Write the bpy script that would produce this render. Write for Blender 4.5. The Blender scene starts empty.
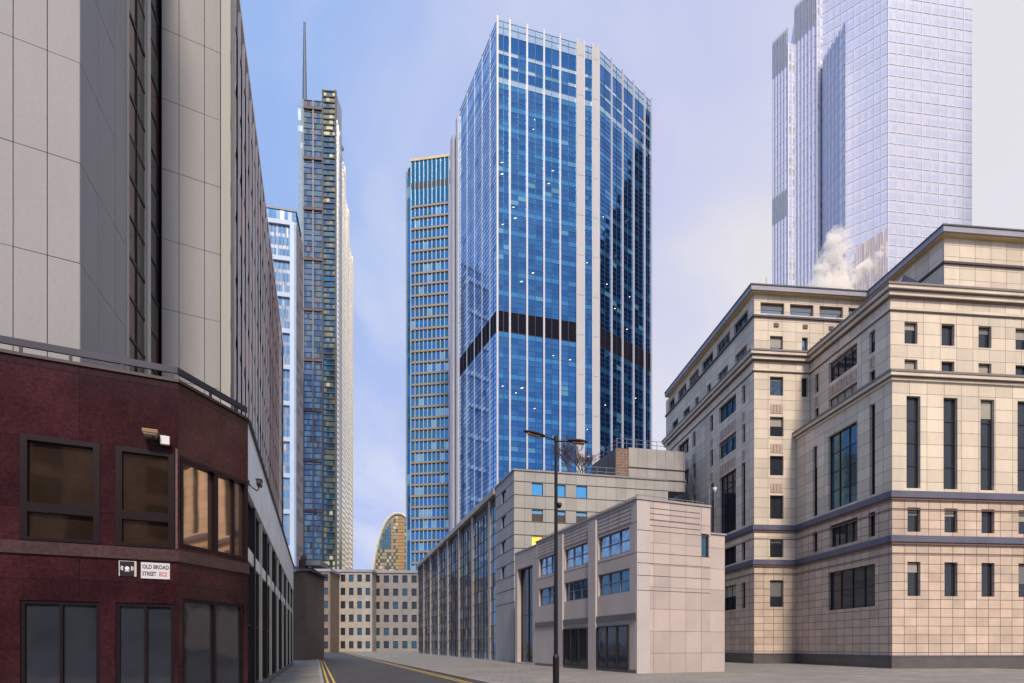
import bpy, math, random
from mathutils import Vector
random.seed(11)
R = math.radians
SC = bpy.context.scene
COL = SC.collection

# ------------------------------------------------------------------ camera
FP, CX, HY, CZ = 560.0, 512.0, 646.0, 1.7      # focal length, centre column, horizon row (pixels), eye height (m)
cam_d = bpy.data.cameras.new("camera")
cam = bpy.data.objects.new("camera", cam_d)
COL.objects.link(cam)
cam.location = (0, 0, CZ)
cam.rotation_euler = (R(90), 0, 0)
cam_d.sensor_width = 36
cam_d.lens = FP / 1024 * 36
cam_d.shift_y = (HY - 341.5) / 1024
cam_d.clip_start = 0.1
cam_d.clip_end = 6000
SC.camera = cam

# ------------------------------------------------------------------ light
SUN_EL, SUN_AZ = R(43), R(170)                 # azimuth clockwise from +Y: behind the camera, to the right
SC.view_settings.view_transform = 'Standard'
SC.view_settings.look = 'None'
SC.view_settings.gamma = 1
SC.view_settings.use_curve_mapping = False
SC.view_settings.exposure = 0.35
sd = bpy.data.lights.new("sun", 'SUN')
sd.energy = 3.0
sd.angle = R(9)
sd.color = (1.0, 0.84, 0.66)
sun = bpy.data.objects.new("sun", sd)
COL.objects.link(sun)
dirv = Vector((math.sin(SUN_AZ) * math.cos(SUN_EL), math.cos(SUN_AZ) * math.cos(SUN_EL), math.sin(SUN_EL)))
sun.rotation_euler = dirv.to_track_quat('Z', 'Y').to_euler()
sun.location = dirv * 300

W = bpy.data.worlds.new("World")
SC.world = W
W.use_nodes = True
nt = W.node_tree
nt.nodes.clear()
def nd(t, kind, **kw):
    n = t.nodes.new(kind)
    for k, v in kw.items():
        setattr(n, k, v)
    return n
def lk(t, a, b): t.links.new(a, b)
out = nd(nt, 'ShaderNodeOutputWorld')
add = nd(nt, 'ShaderNodeMixShader')
sky = nd(nt, 'ShaderNodeTexSky', sky_type='NISHITA')
sky.sun_disc = False
sky.sun_elevation = SUN_EL
sky.sun_rotation = SUN_AZ
sky.air_density = 1.0
sky.dust_density = 2.0
bg1 = nd(nt, 'ShaderNodeBackground'); bg1.inputs[1].default_value = 0.09
lk(nt, sky.outputs[0], bg1.inputs[0])
# thin high cloud veil, stretched towards the horizon
tc = nd(nt, 'ShaderNodeTexCoord')
sep = nd(nt, 'ShaderNodeSeparateXYZ'); lk(nt, tc.outputs['Generated'], sep.inputs[0])
dv = nd(nt, 'ShaderNodeMath', operation='MAXIMUM'); lk(nt, sep.outputs[2], dv.inputs[0]); dv.inputs[1].default_value = 0.0
ad = nd(nt, 'ShaderNodeMath', operation='ADD'); lk(nt, dv.outputs[0], ad.inputs[0]); ad.inputs[1].default_value = 0.35
px = nd(nt, 'ShaderNodeMath', operation='DIVIDE'); lk(nt, sep.outputs[0], px.inputs[0]); lk(nt, ad.outputs[0], px.inputs[1])
py = nd(nt, 'ShaderNodeMath', operation='DIVIDE'); lk(nt, sep.outputs[1], py.inputs[0]); lk(nt, ad.outputs[0], py.inputs[1])
cmb = nd(nt, 'ShaderNodeCombineXYZ'); lk(nt, px.outputs[0], cmb.inputs[0]); lk(nt, py.outputs[0], cmb.inputs[1])
noi = nd(nt, 'ShaderNodeTexNoise'); lk(nt, cmb.outputs[0], noi.inputs['Vector'])
noi.inputs['Scale'].default_value = 1.1; noi.inputs['Detail'].default_value = 4; noi.inputs['Roughness'].default_value = 0.5
noi.inputs['Distortion'].default_value = 0.4
# veil colour drifts from clear blue (left) to pale cream (right, low)
g1 = nd(nt, 'ShaderNodeMath', operation='MULTIPLY_ADD'); lk(nt, sep.outputs[0], g1.inputs[0]); g1.inputs[1].default_value = 1.1; g1.inputs[2].default_value = 0.27
g2 = nd(nt, 'ShaderNodeMath', operation='MULTIPLY_ADD'); lk(nt, dv.outputs[0], g2.inputs[0]); g2.inputs[1].default_value = -0.62; lk(nt, g1.outputs[0], g2.inputs[2])
g3 = nd(nt, 'ShaderNodeMath', operation='MULTIPLY_ADD'); lk(nt, noi.outputs[0], g3.inputs[0]); g3.inputs[1].default_value = 1.3; lk(nt, g2.outputs[0], g3.inputs[2])
rmp = nd(nt, 'ShaderNodeValToRGB'); lk(nt, g3.outputs[0], rmp.inputs[0])
cr = rmp.color_ramp
cr.elements[0].position = 0.10; cr.elements[0].color = (0.29, 0.44, 0.78, 1)
cr.elements[1].position = 1.05; cr.elements[1].color = (0.72, 0.695, 0.73, 1)
e = cr.elements.new(0.42); e.color = (0.385, 0.48, 0.78, 1)
e = cr.elements.new(0.62); e.color = (0.46, 0.51, 0.77, 1)
e = cr.elements.new(0.85); e.color = (0.59, 0.60, 0.76, 1)
noi2 = nd(nt, 'ShaderNodeTexNoise'); lk(nt, cmb.outputs[0], noi2.inputs['Vector'])
noi2.inputs['Scale'].default_value = 2.1; noi2.inputs['Detail'].default_value = 6; noi2.inputs['Roughness'].default_value = 0.52; noi2.inputs['Distortion'].default_value = 0.7
cm = nd(nt, 'ShaderNodeMapRange'); lk(nt, noi2.outputs[0], cm.inputs[0]); cm.interpolation_type = 'SMOOTHSTEP'
cm.inputs[1].default_value = 0.44; cm.inputs[2].default_value = 0.68; cm.inputs[3].default_value = 0.0; cm.inputs[4].default_value = 0.6
mixc = nd(nt, 'ShaderNodeMix', data_type='RGBA'); lk(nt, cm.outputs[0], mixc.inputs[0]); lk(nt, rmp.outputs[0], mixc.inputs[6]); mixc.inputs[7].default_value = (0.66, 0.68, 0.80, 1)
bg2 = nd(nt, 'ShaderNodeBackground'); bg2.inputs[1].default_value = 0.97
lk(nt, mixc.outputs[2], bg2.inputs[0])
lk(nt, bg1.outputs[0], add.inputs[1]); lk(nt, bg2.outputs[0], add.inputs[2]); add.inputs[0].default_value = 0.86
lk(nt, add.outputs[0], out.inputs[0])

# ------------------------------------------------------------------ materials
MATS = {}
def mat(name, col, rough=0.6, metal=0.0, vary=0.12, vscale=0.6, fine=0.0, joints=None, bump=0.0, spec=0.5, emit=None, estr=0.0, ior=1.5, tall=False):
    """joints = (width, height, line size, line colour, offset): masonry coursing laid out in the face's own metres"""
    if name in MATS: return MATS[name]
    m = bpy.data.materials.new(name); m.use_nodes = True
    t = m.node_tree; b = t.nodes['Principled BSDF']
    b.inputs['Roughness'].default_value = rough; b.inputs['Metallic'].default_value = metal
    b.inputs['Specular IOR Level'].default_value = spec; b.inputs['IOR'].default_value = ior
    c = nd(t, 'ShaderNodeTexCoord')
    n1 = nd(t, 'ShaderNodeTexNoise'); n1.inputs['Scale'].default_value = vscale; n1.inputs['Detail'].default_value = 5
    n1.inputs['Roughness'].default_value = 0.6
    if tall:
        mp = nd(t, 'ShaderNodeMapping'); mp.inputs['Scale'].default_value = (1, 1, 0.18)
        lk(t, c.outputs['Object'], mp.inputs[0]); lk(t, mp.outputs[0], n1.inputs['Vector'])
    else:
        lk(t, c.outputs['Object'], n1.inputs['Vector'])
    mr = nd(t, 'ShaderNodeMapRange'); lk(t, n1.outputs[0], mr.inputs[0])
    mr.inputs[1].default_value = 0.3; mr.inputs[2].default_value = 0.7
    mr.inputs[3].default_value = 1 - vary; mr.inputs[4].default_value = 1 + vary
    last = mr.outputs[0]
    if fine:
        n2 = nd(t, 'ShaderNodeTexNoise'); n2.inputs['Scale'].default_value = 14; n2.inputs['Detail'].default_value = 3
        lk(t, c.outputs['Object'], n2.inputs['Vector'])
        m2 = nd(t, 'ShaderNodeMapRange'); lk(t, n2.outputs[0], m2.inputs[0]); m2.inputs[1].default_value = .3; m2.inputs[2].default_value = .7
        m2.inputs[3].default_value = 1 - fine; m2.inputs[4].default_value = 1 + fine
        mm = nd(t, 'ShaderNodeMath', operation='MULTIPLY'); lk(t, last, mm.inputs[0]); lk(t, m2.outputs[0], mm.inputs[1]); last = mm.outputs[0]
    vm = nd(t, 'ShaderNodeVectorMath', operation='SCALE')
    lk(t, last, vm.inputs['Scale'])
    if joints:
        jw, jh, js, jc, off = joints
        br = nd(t, 'ShaderNodeTexBrick'); br.offset = off; br.squash = 1
        uv = nd(t, 'ShaderNodeUVMap'); uv.uv_map = 'UVMap'; lk(t, uv.outputs[0], br.inputs['Vector'])
        br.inputs['Scale'].default_value = 1; br.inputs['Brick Width'].default_value = jw; br.inputs['Row Height'].default_value = jh
        br.inputs['Mortar Size'].default_value = js; br.inputs['Mortar Smooth'].default_value = 0.2; br.inputs['Bias'].default_value = 0
        k = 0.12
        br.inputs['Color1'].default_value = (col[0]*(1-k), col[1]*(1-k), col[2]*(1-k), 1)
        br.inputs['Color2'].default_value = (col[0]*(1+k), col[1]*(1+k*.8), col[2]*(1+k*.6), 1)
        br.inputs['Mortar'].default_value = (*jc, 1)
        lk(t, br.outputs[0], vm.inputs[0])
        bp = nd(t, 'ShaderNodeBump'); bp.invert = True; bp.inputs['Strength'].default_value = 0.5; bp.inputs['Distance'].default_value = 0.03
        lk(t, br.outputs['Fac'], bp.inputs['Height']); lk(t, bp.outputs[0], b.inputs['Normal'])
    else:
        vm.inputs[0].default_value = col
        if bump:
            bp = nd(t, 'ShaderNodeBump'); bp.inputs['Strength'].default_value = 0.4; bp.inputs['Distance'].default_value = bump
            nb = nd(t, 'ShaderNodeTexNoise'); nb.inputs['Scale'].default_value = vscale * 1.7; nb.inputs['Detail'].default_value = 1
            lk(t, c.outputs['Object'], nb.inputs['Vector'])
            lk(t, nb.outputs[0], bp.inputs['Height']); lk(t, bp.outputs[0], b.inputs['Normal'])
    lk(t, vm.outputs[0], b.inputs['Base Color'])
    if emit:
        b.inputs['Emission Color'].default_value = (*emit, 1); b.inputs['Emission Strength'].default_value = estr
    MATS[name] = m
    return m
def glass(name, col, metal=0.75, rough=0.05, vary=0.15, vscale=0.15, bump=0.02, spec=0.5):
    return mat(name, col, rough, metal, vary, vscale, bump=bump, spec=spec)

# ------------------------------------------------------------------ plan geometry
def ray(x, Y): return Vector(((x - CX) / FP * Y, Y))
def go(P, vx, xt, s_only=False):
    """from plan point P along the horizontal direction that vanishes at image column vx, to image column xt"""
    d = Vector((vx - CX, FP)).normalized(); k = (xt - CX) / FP
    s = (k * P.y - P.x) / (d.x - k * d.y)
    return P + d * s
class Face:                       # a vertical wall plane; u runs left to right as seen from the street
    def __init__(s, P, Q):
        s.P = P.copy(); s.Q = Q.copy(); s.L = (Q - P).length; s.d = (Q - P).normalized(); s.n = Vector((s.d.y, -s.d.x))
    def U(s, x):
        k = (x - CX) / FP
        return (k * s.P.y - s.P.x) / (s.d.x - k * s.d.y)
    def Z(s, x, y):
        p = s.P + s.d * s.U(x)
        return CZ + (HY - y) * p.y / FP
    def pt(s, u, z, n=0.0):
        p = s.P + s.d * u + s.n * n
        return (p.x, p.y, z)

class MB:
    def __init__(s): s.v = []; s.f = []; s.uv = []; s.m = []
    def quad(s, pts, uvs=None, mi=0):
        i = len(s.v); s.v += [tuple(p) for p in pts]; s.f.append(list(range(i, i + len(pts))))
        s.uv += uvs if uvs else [(p[0] + p[1], p[2]) for p in pts]; s.m.append(mi)
    def box8(s, c, us, mi=0):     # c: 8 corners, bottom ring then top ring (counter-clockwise from above)
        i = len(s.v); s.v += [tuple(p) for p in c]
        for a in ((0,1,5,4),(1,2,6,5),(2,3,7,6),(3,0,4,7),(4,5,6,7),(3,2,1,0)):
            s.f.append([i + k for k in a]); s.uv += [us[k] for k in a]; s.m.append(mi)
    def fbox(s, fc, u0, u1, z0, z1, n0, n1, mi=0):
        c = [fc.pt(u0,z0,n1), fc.pt(u1,z0,n1), fc.pt(u1,z0,n0), fc.pt(u0,z0,n0), fc.pt(u0,z1,n1), fc.pt(u1,z1,n1), fc.pt(u1,z1,n0), fc.pt(u0,z1,n0)]
        dn = n1 - n0
        s.box8(c, [(u0,z0),(u1,z0),(u1+dn,z0),(u0-dn,z0),(u0,z1),(u1,z1),(u1+dn,z1),(u0-dn,z1)], mi)
    def box(s, x0, x1, y0, y1, z0, z1, mi=0):
        c = [(x0,y0,z0),(x1,y0,z0),(x1,y1,z0),(x0,y1,z0),(x0,y0,z1),(x1,y0,z1),(x1,y1,z1),(x0,y1,z1)]
        s.box8(c, [(x0,z0),(x1,z0),(x1+y1-y0,z0),(x0-y1+y0,z0),(x0,z1),(x1,z1),(x1+y1-y0,z1),(x0-y1+y0,z1)], mi)
    def prism(s, poly, z0, z1, top=True, bottom=True, mi=0):
        n = len(poly); u = 0
        for i in range(n):
            a, b = poly[i], poly[(i+1) % n]; L = (Vector(b) - Vector(a)).length
            s.quad([(a[0],a[1],z0),(b[0],b[1],z0),(b[0],b[1],z1),(a[0],a[1],z1)], [(u,z0),(u+L,z0),(u+L,z1),(u,z1)], mi); u += L
        if top: s.quad([(p[0],p[1],z1) for p in poly], [(p[0],p[1]) for p in poly], mi)
        if bottom: s.quad([(p[0],p[1],z0) for p in reversed(poly)], [(p[0],p[1]) for p in reversed(poly)], mi)
    def wall(s, fc, u0, u1, z0, z1, holes, depth, mi=0):
        us = sorted({u0, u1} | {min(max(h[k], u0), u1) for h in holes for k in (0, 1)})
        zs = sorted({z0, z1} | {min(max(h[k], z0), z1) for h in holes for k in (2, 3)})
        def inside(u, z): return any(h[0] < u < h[1] and h[2] < z < h[3] for h in holes)
        for a, b in zip(us, us[1:]):
            for c, d in zip(zs, zs[1:]):
                if b - a < 1e-5 or d - c < 1e-5 or inside((a+b)/2, (c+d)/2): continue
                s.quad([fc.pt(a,c), fc.pt(b,c), fc.pt(b,d), fc.pt(a,d)], [(a,c),(b,c),(b,d),(a,d)], mi)
        for h in holes:
            a, b, c, d = max(h[0],u0), min(h[1],u1), max(h[2],z0), min(h[3],z1); e = -depth
            if a >= b or c >= d: continue
            for q, w in (([fc.pt(a,c), fc.pt(a,c,e), fc.pt(a,d,e), fc.pt(a,d)], [(a,c),(a+depth,c),(a+depth,d),(a,d)]),
                         ([fc.pt(b,c,e), fc.pt(b,c), fc.pt(b,d), fc.pt(b,d,e)], [(b-depth,c),(b,c),(b,d),(b-depth,d)]),
                         ([fc.pt(a,c,e), fc.pt(b,c,e), fc.pt(b,c), fc.pt(a,c)], [(a,c-depth),(b,c-depth),(b,c),(a,c)]),
                         ([fc.pt(a,d), fc.pt(b,d), fc.pt(b,d,e), fc.pt(a,d,e)], [(a,d),(b,d),(b,d+depth),(a,d+depth)])):
                s.quad(q, [(x+.01,y+.01) for x,y in w], mi)
    def ledge(s, pts, z0, z1, proj, back=0.05, mi=0):
        """moulding of height z0..z1 projecting from a wall polyline (left to right), mitred at its corners"""
        def off(o):
            r = []
            for i, p in enumerate(pts):
                ns = []
                if i > 0: d = (p - pts[i-1]).normalized(); ns.append(Vector((d.y, -d.x)))
                if i < len(pts)-1: d = (pts[i+1] - p).normalized(); ns.append(Vector((d.y, -d.x)))
                m = sum(ns, Vector((0, 0))).normalized()
                r.append(p + m * (o / max(0.2, m.dot(ns[0]))))
            return r
        o, k = off(proj), off(-back); u = 0
        for i in range(len(pts)-1):
            L = (pts[i+1]-pts[i]).length
            s.box8([(o[i].x,o[i].y,z0),(o[i+1].x,o[i+1].y,z0),(k[i+1].x,k[i+1].y,z0),(k[i].x,k[i].y,z0),
                    (o[i].x,o[i].y,z1),(o[i+1].x,o[i+1].y,z1),(k[i+1].x,k[i+1].y,z1),(k[i].x,k[i].y,z1)],
                   [(u,z0),(u+L,z0),(u+L,z0),(u,z0),(u,z1),(u+L,z1),(u+L,z1),(u,z1)], mi)
            u += L
    def tube(s, a, b, r0, r1=None, seg=8, mi=0, caps=True):
        a, b = Vector(a), Vector(b); r1 = r0 if r1 is None else r1
        d = (b - a).normalized(); x = d.orthogonal().normalized(); y = d.cross(x)
        ra = [a + (x*math.cos(t*2*math.pi/seg) + y*math.sin(t*2*math.pi/seg))*r0 for t in range(seg)]
        rb = [b + (x*math.cos(t*2*math.pi/seg) + y*math.sin(t*2*math.pi/seg))*r1 for t in range(seg)]
        for i in range(seg):
            j = (i+1) % seg
            s.quad([ra[i], ra[j], rb[j], rb[i]], [(i/seg,0),((i+1)/seg,0),((i+1)/seg,1),(i/seg,1)], mi)
        if caps: s.quad(list(reversed(ra)), None, mi); s.quad(rb, None, mi)
    def build(s, name, mats, parent=None, smooth=False, bevel=0):
        if not s.v: return None
        xs = [p[0] for p in s.v]; ys = [p[1] for p in s.v]; zs = [p[2] for p in s.v]
        o = Vector(((min(xs)+max(xs))/2, (min(ys)+max(ys))/2, min(zs)))
        me = bpy.data.meshes.new(name)
        me.from_pydata([(p[0]-o.x, p[1]-o.y, p[2]-o.z) for p in s.v], [], s.f)
        ul = me.uv_layers.new(name='UVMap')
        ul.data.foreach_set('uv', [c for p in s.uv for c in p])
        for m in (mats if isinstance(mats, (list, tuple)) else [mats]): me.materials.append(m)
        me.polygons.foreach_set('material_index', s.m)
        me.validate(); me.update()
        ob = bpy.data.objects.new(name, me); COL.objects.link(ob)
        if smooth:
            for p in me.polygons: p.use_smooth = True
        ob.location = o - (WL[parent.name] if parent else Vector((0,0,0)))
        if parent: ob.parent = parent
        WL[ob.name] = o
        if bevel:
            b = ob.modifiers.new('bevel', 'BEVEL'); b.width = bevel; b.segments = 2; b.limit_method = 'ANGLE'
        return ob
WL = {}
def thing(name, loc, label, cat, group=None):
    o = bpy.data.objects.new(name, None); COL.objects.link(o); o.location = loc; o.empty_display_size = 0.5
    WL[o.name] = Vector(loc); tag(o, label, cat, group); return o
def tag(o, label=None, cat=None, group=None, kind=None):
    if label: o['label'] = label
    if cat: o['category'] = cat
    if group: o['group'] = group
    if kind: o['kind'] = kind
    return o
def inset(poly, d):
    """shrink a counter-clockwise plan polygon by d"""
    n = len(poly); r = []
    for i in range(n):
        p, a, b = Vector(poly[i]), Vector(poly[i-1]), Vector(poly[(i+1) % n])
        d1 = (p-a).normalized(); d2 = (b-p).normalized()
        n1 = Vector((-d1.y, d1.x)); n2 = Vector((-d2.y, d2.x)); m = (n1+n2)
        if m.length < 1e-4: m = n1
        m.normalize(); r.append(p + m*(d/max(.25, m.dot(n1))))
    return r

def window(parent, fc, u0, u1, z0, z1, depth, fm, gm, cols=1, rows=1, fw=0.07, name='window', gap=0.0, blind=None):
    f = MB(); n0, n1 = -depth, -depth + 0.09
    f.fbox(fc, u0, u0+fw, z0, z1, n0, n1); f.fbox(fc, u1-fw, u1, z0, z1, n0, n1)
    f.fbox(fc, u0+fw, u1-fw, z0, z0+fw, n0, n1); f.fbox(fc, u0+fw, u1-fw, z1-fw, z1, n0, n1)
    for i in range(1, cols):
        u = u0 + (u1-u0)*i/cols; f.fbox(fc, u-fw*.4, u+fw*.4, z0+fw, z1-fw, n0, n1+.012)
    for j in range(1, rows):
        z = z0 + (z1-z0)*j/rows; f.fbox(fc, u0+fw, u1-fw, z-fw*.35, z+fw*.35, n0, n1-.006)
    w = f.build(name, fm, parent)
    p = MB(); nn = n0 + .03
    for i in range(cols):
        for j in range(rows):
            a, b = u0+(u1-u0)*i/cols, u0+(u1-u0)*(i+1)/cols; c, d = z0+(z1-z0)*j/rows, z0+(z1-z0)*(j+1)/rows
            tu, tz = random.gauss(0,.004), random.gauss(0,.004)
            g = lambda u, z: nn + tu*(u-(a+b)/2) + tz*(z-(c+d)/2)
            p.quad([fc.pt(a,c,g(a,c)), fc.pt(b,c,g(b,c)), fc.pt(b,d,g(b,d)), fc.pt(a,d,g(a,d))], [(a,c),(b,c),(b,d),(a,d)])
    p.build('pane', gm, w)
    if blind:
        bl = MB(); bl.fbox(fc, u0+fw, u1-fw, z1-(z1-z0)*blind[0], z1-fw, n0+.055, n0+.062); bl.build('blind', blind[1], w)
    return w

def cells(mb, fc, us, rows, pick, n=0.0, tilt=0.004):
    """glazing: every pane its own slightly out-of-true quad"""
    for a, b in zip(us, us[1:]):
        for r, (c, d, kind) in enumerate(rows):
            mi = pick(kind)
            if mi is None: continue
            tu, tz = random.gauss(0, tilt), random.gauss(0, tilt)
            g = lambda u, z: n + tu*(u-(a+b)/2) + tz*(z-(c+d)/2)
            mb.quad([fc.pt(a,c,g(a,c)), fc.pt(b,c,g(b,c)), fc.pt(b,d,g(b,d)), fc.pt(a,d,g(a,d))], [(a,c),(b,c),(b,d),(a,d)], mi)

# shared materials
M_beige   = mat('limestone', (0.61, 0.54, 0.45), 0.8, vary=.14, vscale=.45, fine=.06, tall=True, joints=(1.32, .88, .015, (.17,.13,.11), 0.0))
M_beige_s = mat('limestone_trim', (0.61, 0.54, 0.45), 0.75, vary=.15, vscale=.5, fine=.05)
M_pinkst  = mat('pink_granite_base', (0.52, 0.42, 0.345), 0.65, vary=.15, vscale=.6, fine=.08, joints=(.92, .62, .02, (.10,.05,.05), 0.0))
M_lead    = mat('lead_blue_ledge', (0.10, 0.105, 0.16), 0.5, vary=.2)
M_fascia  = mat('eaves_metal', (0.30, 0.30, 0.36), 0.45, vary=.1)
M_soffit  = mat('soffit_ochre', (0.55, 0.40, 0.20), 0.8)
M_frame   = mat('bronze_frame', (0.035, 0.028, 0.03), 0.45, .3)
M_roof    = mat('roof_felt', (0.12, 0.12, 0.13), 0.9, vary=.2)
M_dark    = mat('dark_metal', (0.02, 0.02, 0.025), 0.45, .2)
M_rail    = mat('rail_metal', (0.28, 0.28, 0.31), 0.4, .6)
G_dark    = glass('dark_window_glass', (0.045, 0.052, 0.07), .45, .06, vscale=.8)
G_sky     = glass('clear_window_glass', (0.18, 0.30, 0.46), .7, .05, vscale=.8)
G_teal    = glass('teal_window_glass', (0.05, 0.13, 0.19), .6, .06, vscale=.5)
M_blindm  = mat('window_blind', (0.16, 0.16, 0.17), .8)
M_lit     = mat('lit_ceiling', (0.9, .8, .6), .5, emit=(1, .78, .45), estr=1.6)

# ------------------------------------------------------------------ ground
g = MB(); g.quad([(-2500,-700,0),(2500,-700,0),(2500,5000,0),(-2500,5000,0)])
tag(g.build('ground', mat('paving', (0.20,0.19,0.18), .85, vary=.2, vscale=.3, fine=.1)), kind='structure')
def road_x(Y, off): return 0.6 - .35*(Y-20) + off
rd = MB(); rr = [(-60, 0), (0, 0), (250, 0)]
rd.quad([(road_x(-60,-7.4),-60,.004),(road_x(-60,0),-60,.004),(road_x(320,0),320,.004),(road_x(320,-7.4),320,.004)])
tag(rd.build('road', mat('asphalt', (0.05,0.05,0.055), .85, vary=.25, vscale=.5, fine=.2)), kind='structure')
ln = MB()
for o in (-.45, -.75, -6.75, -7.05):
    ln.quad([(road_x(-60,o-.05),-60,.008),(road_x(-60,o+.05),-60,.008),(road_x(320,o+.05),320,.008),(road_x(320,o-.05),320,.008)])
tag(ln.build('road_lines', mat('yellow_road_paint', (0.6,0.42,0.06), .7, vary=.25, vscale=3)), kind='structure')
for nm, o, w in (('pavement_right', 0, 40), ('pavement_left', -7.4-14, 14)):
    k = MB(); p = [(road_x(-60,o),-60),(road_x(-60,o+w),-60),(road_x(320,o+w),320),(road_x(320,o),320)]
    k.prism(p, -.05, .13)
    tag(k.build(nm, mat('paving_slabs', (0.23,0.22,0.205), .8, vary=.15, vscale=.4, fine=.1, joints=(.9,.6,.012,(.08,.08,.08),.5))), kind='structure')
for nm, o in (('kerb_right', -.15), ('kerb_left', -7.4)):
    k = MB(); p = [(road_x(-60,o),-60),(road_x(-60,o+.15),-60),(road_x(320,o+.15),320),(road_x(320,o),320)]
    k.prism(p, -.05, .134)
    tag(k.build(nm, mat('kerb_granite', (0.32,0.31,0.30), .7, vary=.15)), kind='structure')

# ================================================================== BLUE GLASS TOWER
def blue_tower():
    P0 = ray(497, 115); A1 = go(P0, 240, 459.5); A0 = go(P0, 240, 452)
    P1 = go(P0, 2650, 598); P2 = go(P1, 1198, 651)
    back = [P2 + Vector((-6, 26)), A0 + Vector((6, 18))]
    t = thing('glass_tower', (P0.x+6, P0.y+15, 0), 'tall faceted blue glass tower with white vertical fins and one black band', 'skyscraper')
    TOP = 1.7 + 626/560*115
    c = MB(); c.prism(inset([A0, P0, P1, P2] + back, 0.25), 0, TOP-5)
    c.build('core', mat('tower_core', (0.05,0.07,0.10), .6), t)
    r = MB(); r.prism(inset([A0, P0, P1, P2] + back, 1.5), TOP-5, TOP-2.2); r.build('plant_room', M_roof, t)
    gb = [glass('tower_blue_dark', (0.035,0.15,0.41), .96, .04), glass('tower_blue_mid', (0.048,0.185,0.47), .96, .04),
          glass('tower_blue_spandrel', (0.06,0.26,0.56), .85, .08), glass('tower_teal_blind', (0.08,0.27,0.46), .5, .2),
          glass('tower_pale_pane', (0.40,0.56,0.76), .8, .1), mat('tower_louvre_black', (0.008,0.007,0.016), .8, vary=.1, spec=.1),
          M_lit]
    gl = [glass('tower_side_sky_tint', (0.20,0.40,0.72), .9, .05), glass('tower_side_sky_tint_pale', (0.28,0.50,0.80), .9, .05)]  # side panes tinted lighter, the sky's reflection put into their colour
    mats = gb + gl
    fl = 4.25; zb0, zb1 = 66.4, 70.7
    rows = []
    z = zb0
    while z > 4: rows.append((max(z-1.05, 0), z, 's')); rows.append((z-2.1, z-1.05, 'v')); rows.append((z-3.2, z-2.1, 'v')); rows.append((max(z-fl,0), z-3.2, 'v')); z -= fl
    rows.append((zb0, zb1, 'b'))
    z = zb1
    while z + fl < TOP - 12.5:
        rows += [(z, z+1.05, 'v'), (z+1.05, z+2.1, 'v'), (z+2.1, z+3.2, 'v'), (z+3.2, z+fl, 's')]; z += fl
    zc = z; h = (TOP - zc)/6.0
    rows += [(zc, zc+h*.6, 'w'), (zc+h*.6, zc+h*1.5, 'd'), (zc+h*1.5, zc+h*1.9, 'm'), (zc+h*1.9, zc+h*2.8, 'd'), (zc+h*2.8, zc+h*3.2,'m'), (zc+h*3.2, zc+h*4.7, 'd'), (zc+h*4.7, zc+h*5.4, 'w'), (zc+h*5.4, TOP, 'w')]
    allz = sorted({q[0] for q in rows} | {TOP})
    def pick_front(k):
        if k == 's': return random.choices([2, 1, 3], [8, 3, .3])[0]
        if k == 'v': return random.choices([0, 1, 3, 2], [8, 8, .35, .2])[0]
        if k == 'b': return 5
        if k == 'w': return 4
        if k == 'd': return random.choices([0, 1], [3, 1])[0]
        if k == 'm': return random.choices([4, 3, 2], [3, 2, 2])[0]
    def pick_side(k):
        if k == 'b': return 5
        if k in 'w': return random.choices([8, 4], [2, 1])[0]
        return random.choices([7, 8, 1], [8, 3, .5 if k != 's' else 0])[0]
    M_fin = mat('tower_white_fin', (0.46,0.47,0.53), .4, .1, vary=.06)
    M_tr = mat('tower_transom', (0.02,0.045,0.12), .4, .3)
    fins = []
    def strips(fc, xs, wide, pick, sub=2, finw=.38, ext=.7):
        """xs: image columns of the fins of this face; wide: the full-height stone-coloured columns"""
        for i, (xa, xb) in enumerate(zip(xs, xs[1:])):
            ua, ub = fc.U(xa), fc.U(xb)
            if (xa, xb) in wide:
                w = MB(); w.fbox(fc, ua, ub, 0, TOP+.1, 0, .35)
                for q in range(2, 16):
                    w.fbox(fc, ua+.02, ub-.02, q*8.5-.05, q*8.5+.05, .35, .36, 1)
                w.build('stone_column', [mat('tower_pale_column', (0.43,0.43,0.46), .6, vary=.06, vscale=.1), mat('column_joint', (.25,.23,.23), .8)], t)
                continue
            m = MB(); us = [ua + (ub-ua)*j/sub for j in range(sub+1)]
            cells(m, fc, us, [(q[0], q[1], 'v') if q[2] == 'b' and xa == 583.6 else q for q in rows], pick, tilt=.004 if pick is pick_front else .001)
            lit = MB()
            for (c0, c1, k) in rows:
                if k == 'v' and random.random() < .045 and pick is pick_front:
                    uu = random.uniform(ua+.6, ub-1.2); zz_ = random.uniform(c0+.2, c1-.3)
                    w_ = random.uniform(.2, .6)
                    m.quad([fc.pt(uu,zz_,.03), fc.pt(uu+w_,zz_+w_*.3,.03), fc.pt(uu+w_,zz_+.14+w_*.3,.03), fc.pt(uu,zz_+.12,.03)], None, 6)
            ob = m.build('glazing_strip', mats, t)
            tr = MB()
            for zt in allz: tr.fbox(fc, ua, ub, zt-.05, zt+.05, 0, .04)
            for u in us[1:-1]: tr.fbox(fc, u-.05, u+.05, 0, TOP, 0, .05)
            tr.build('transoms', M_tr, ob)
        for x in xs:
            u = fc.U(x)
            f = MB(); f.fbox(fc, u-finw/2, u+finw/2, 0, TOP+ext, .01, .30 if pick is pick_front else .10); f.build('fin', M_fin, t)
    F0 = Face(A1, P0); F1 = Face(P0, P1); F2 = Face(P1, P2)
    strips(F0, [459.6, 467, 474.5, 482, 490, 496.95], [], pick_side, sub=2, finw=.3)
    strips(F1, [497.25, 509.6, 526.8, 543.7, 559.8, 576.8, 583.6, 592.4, 597.8], [(576.8,583.6),(592.4,597.8)], pick_front)
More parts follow.
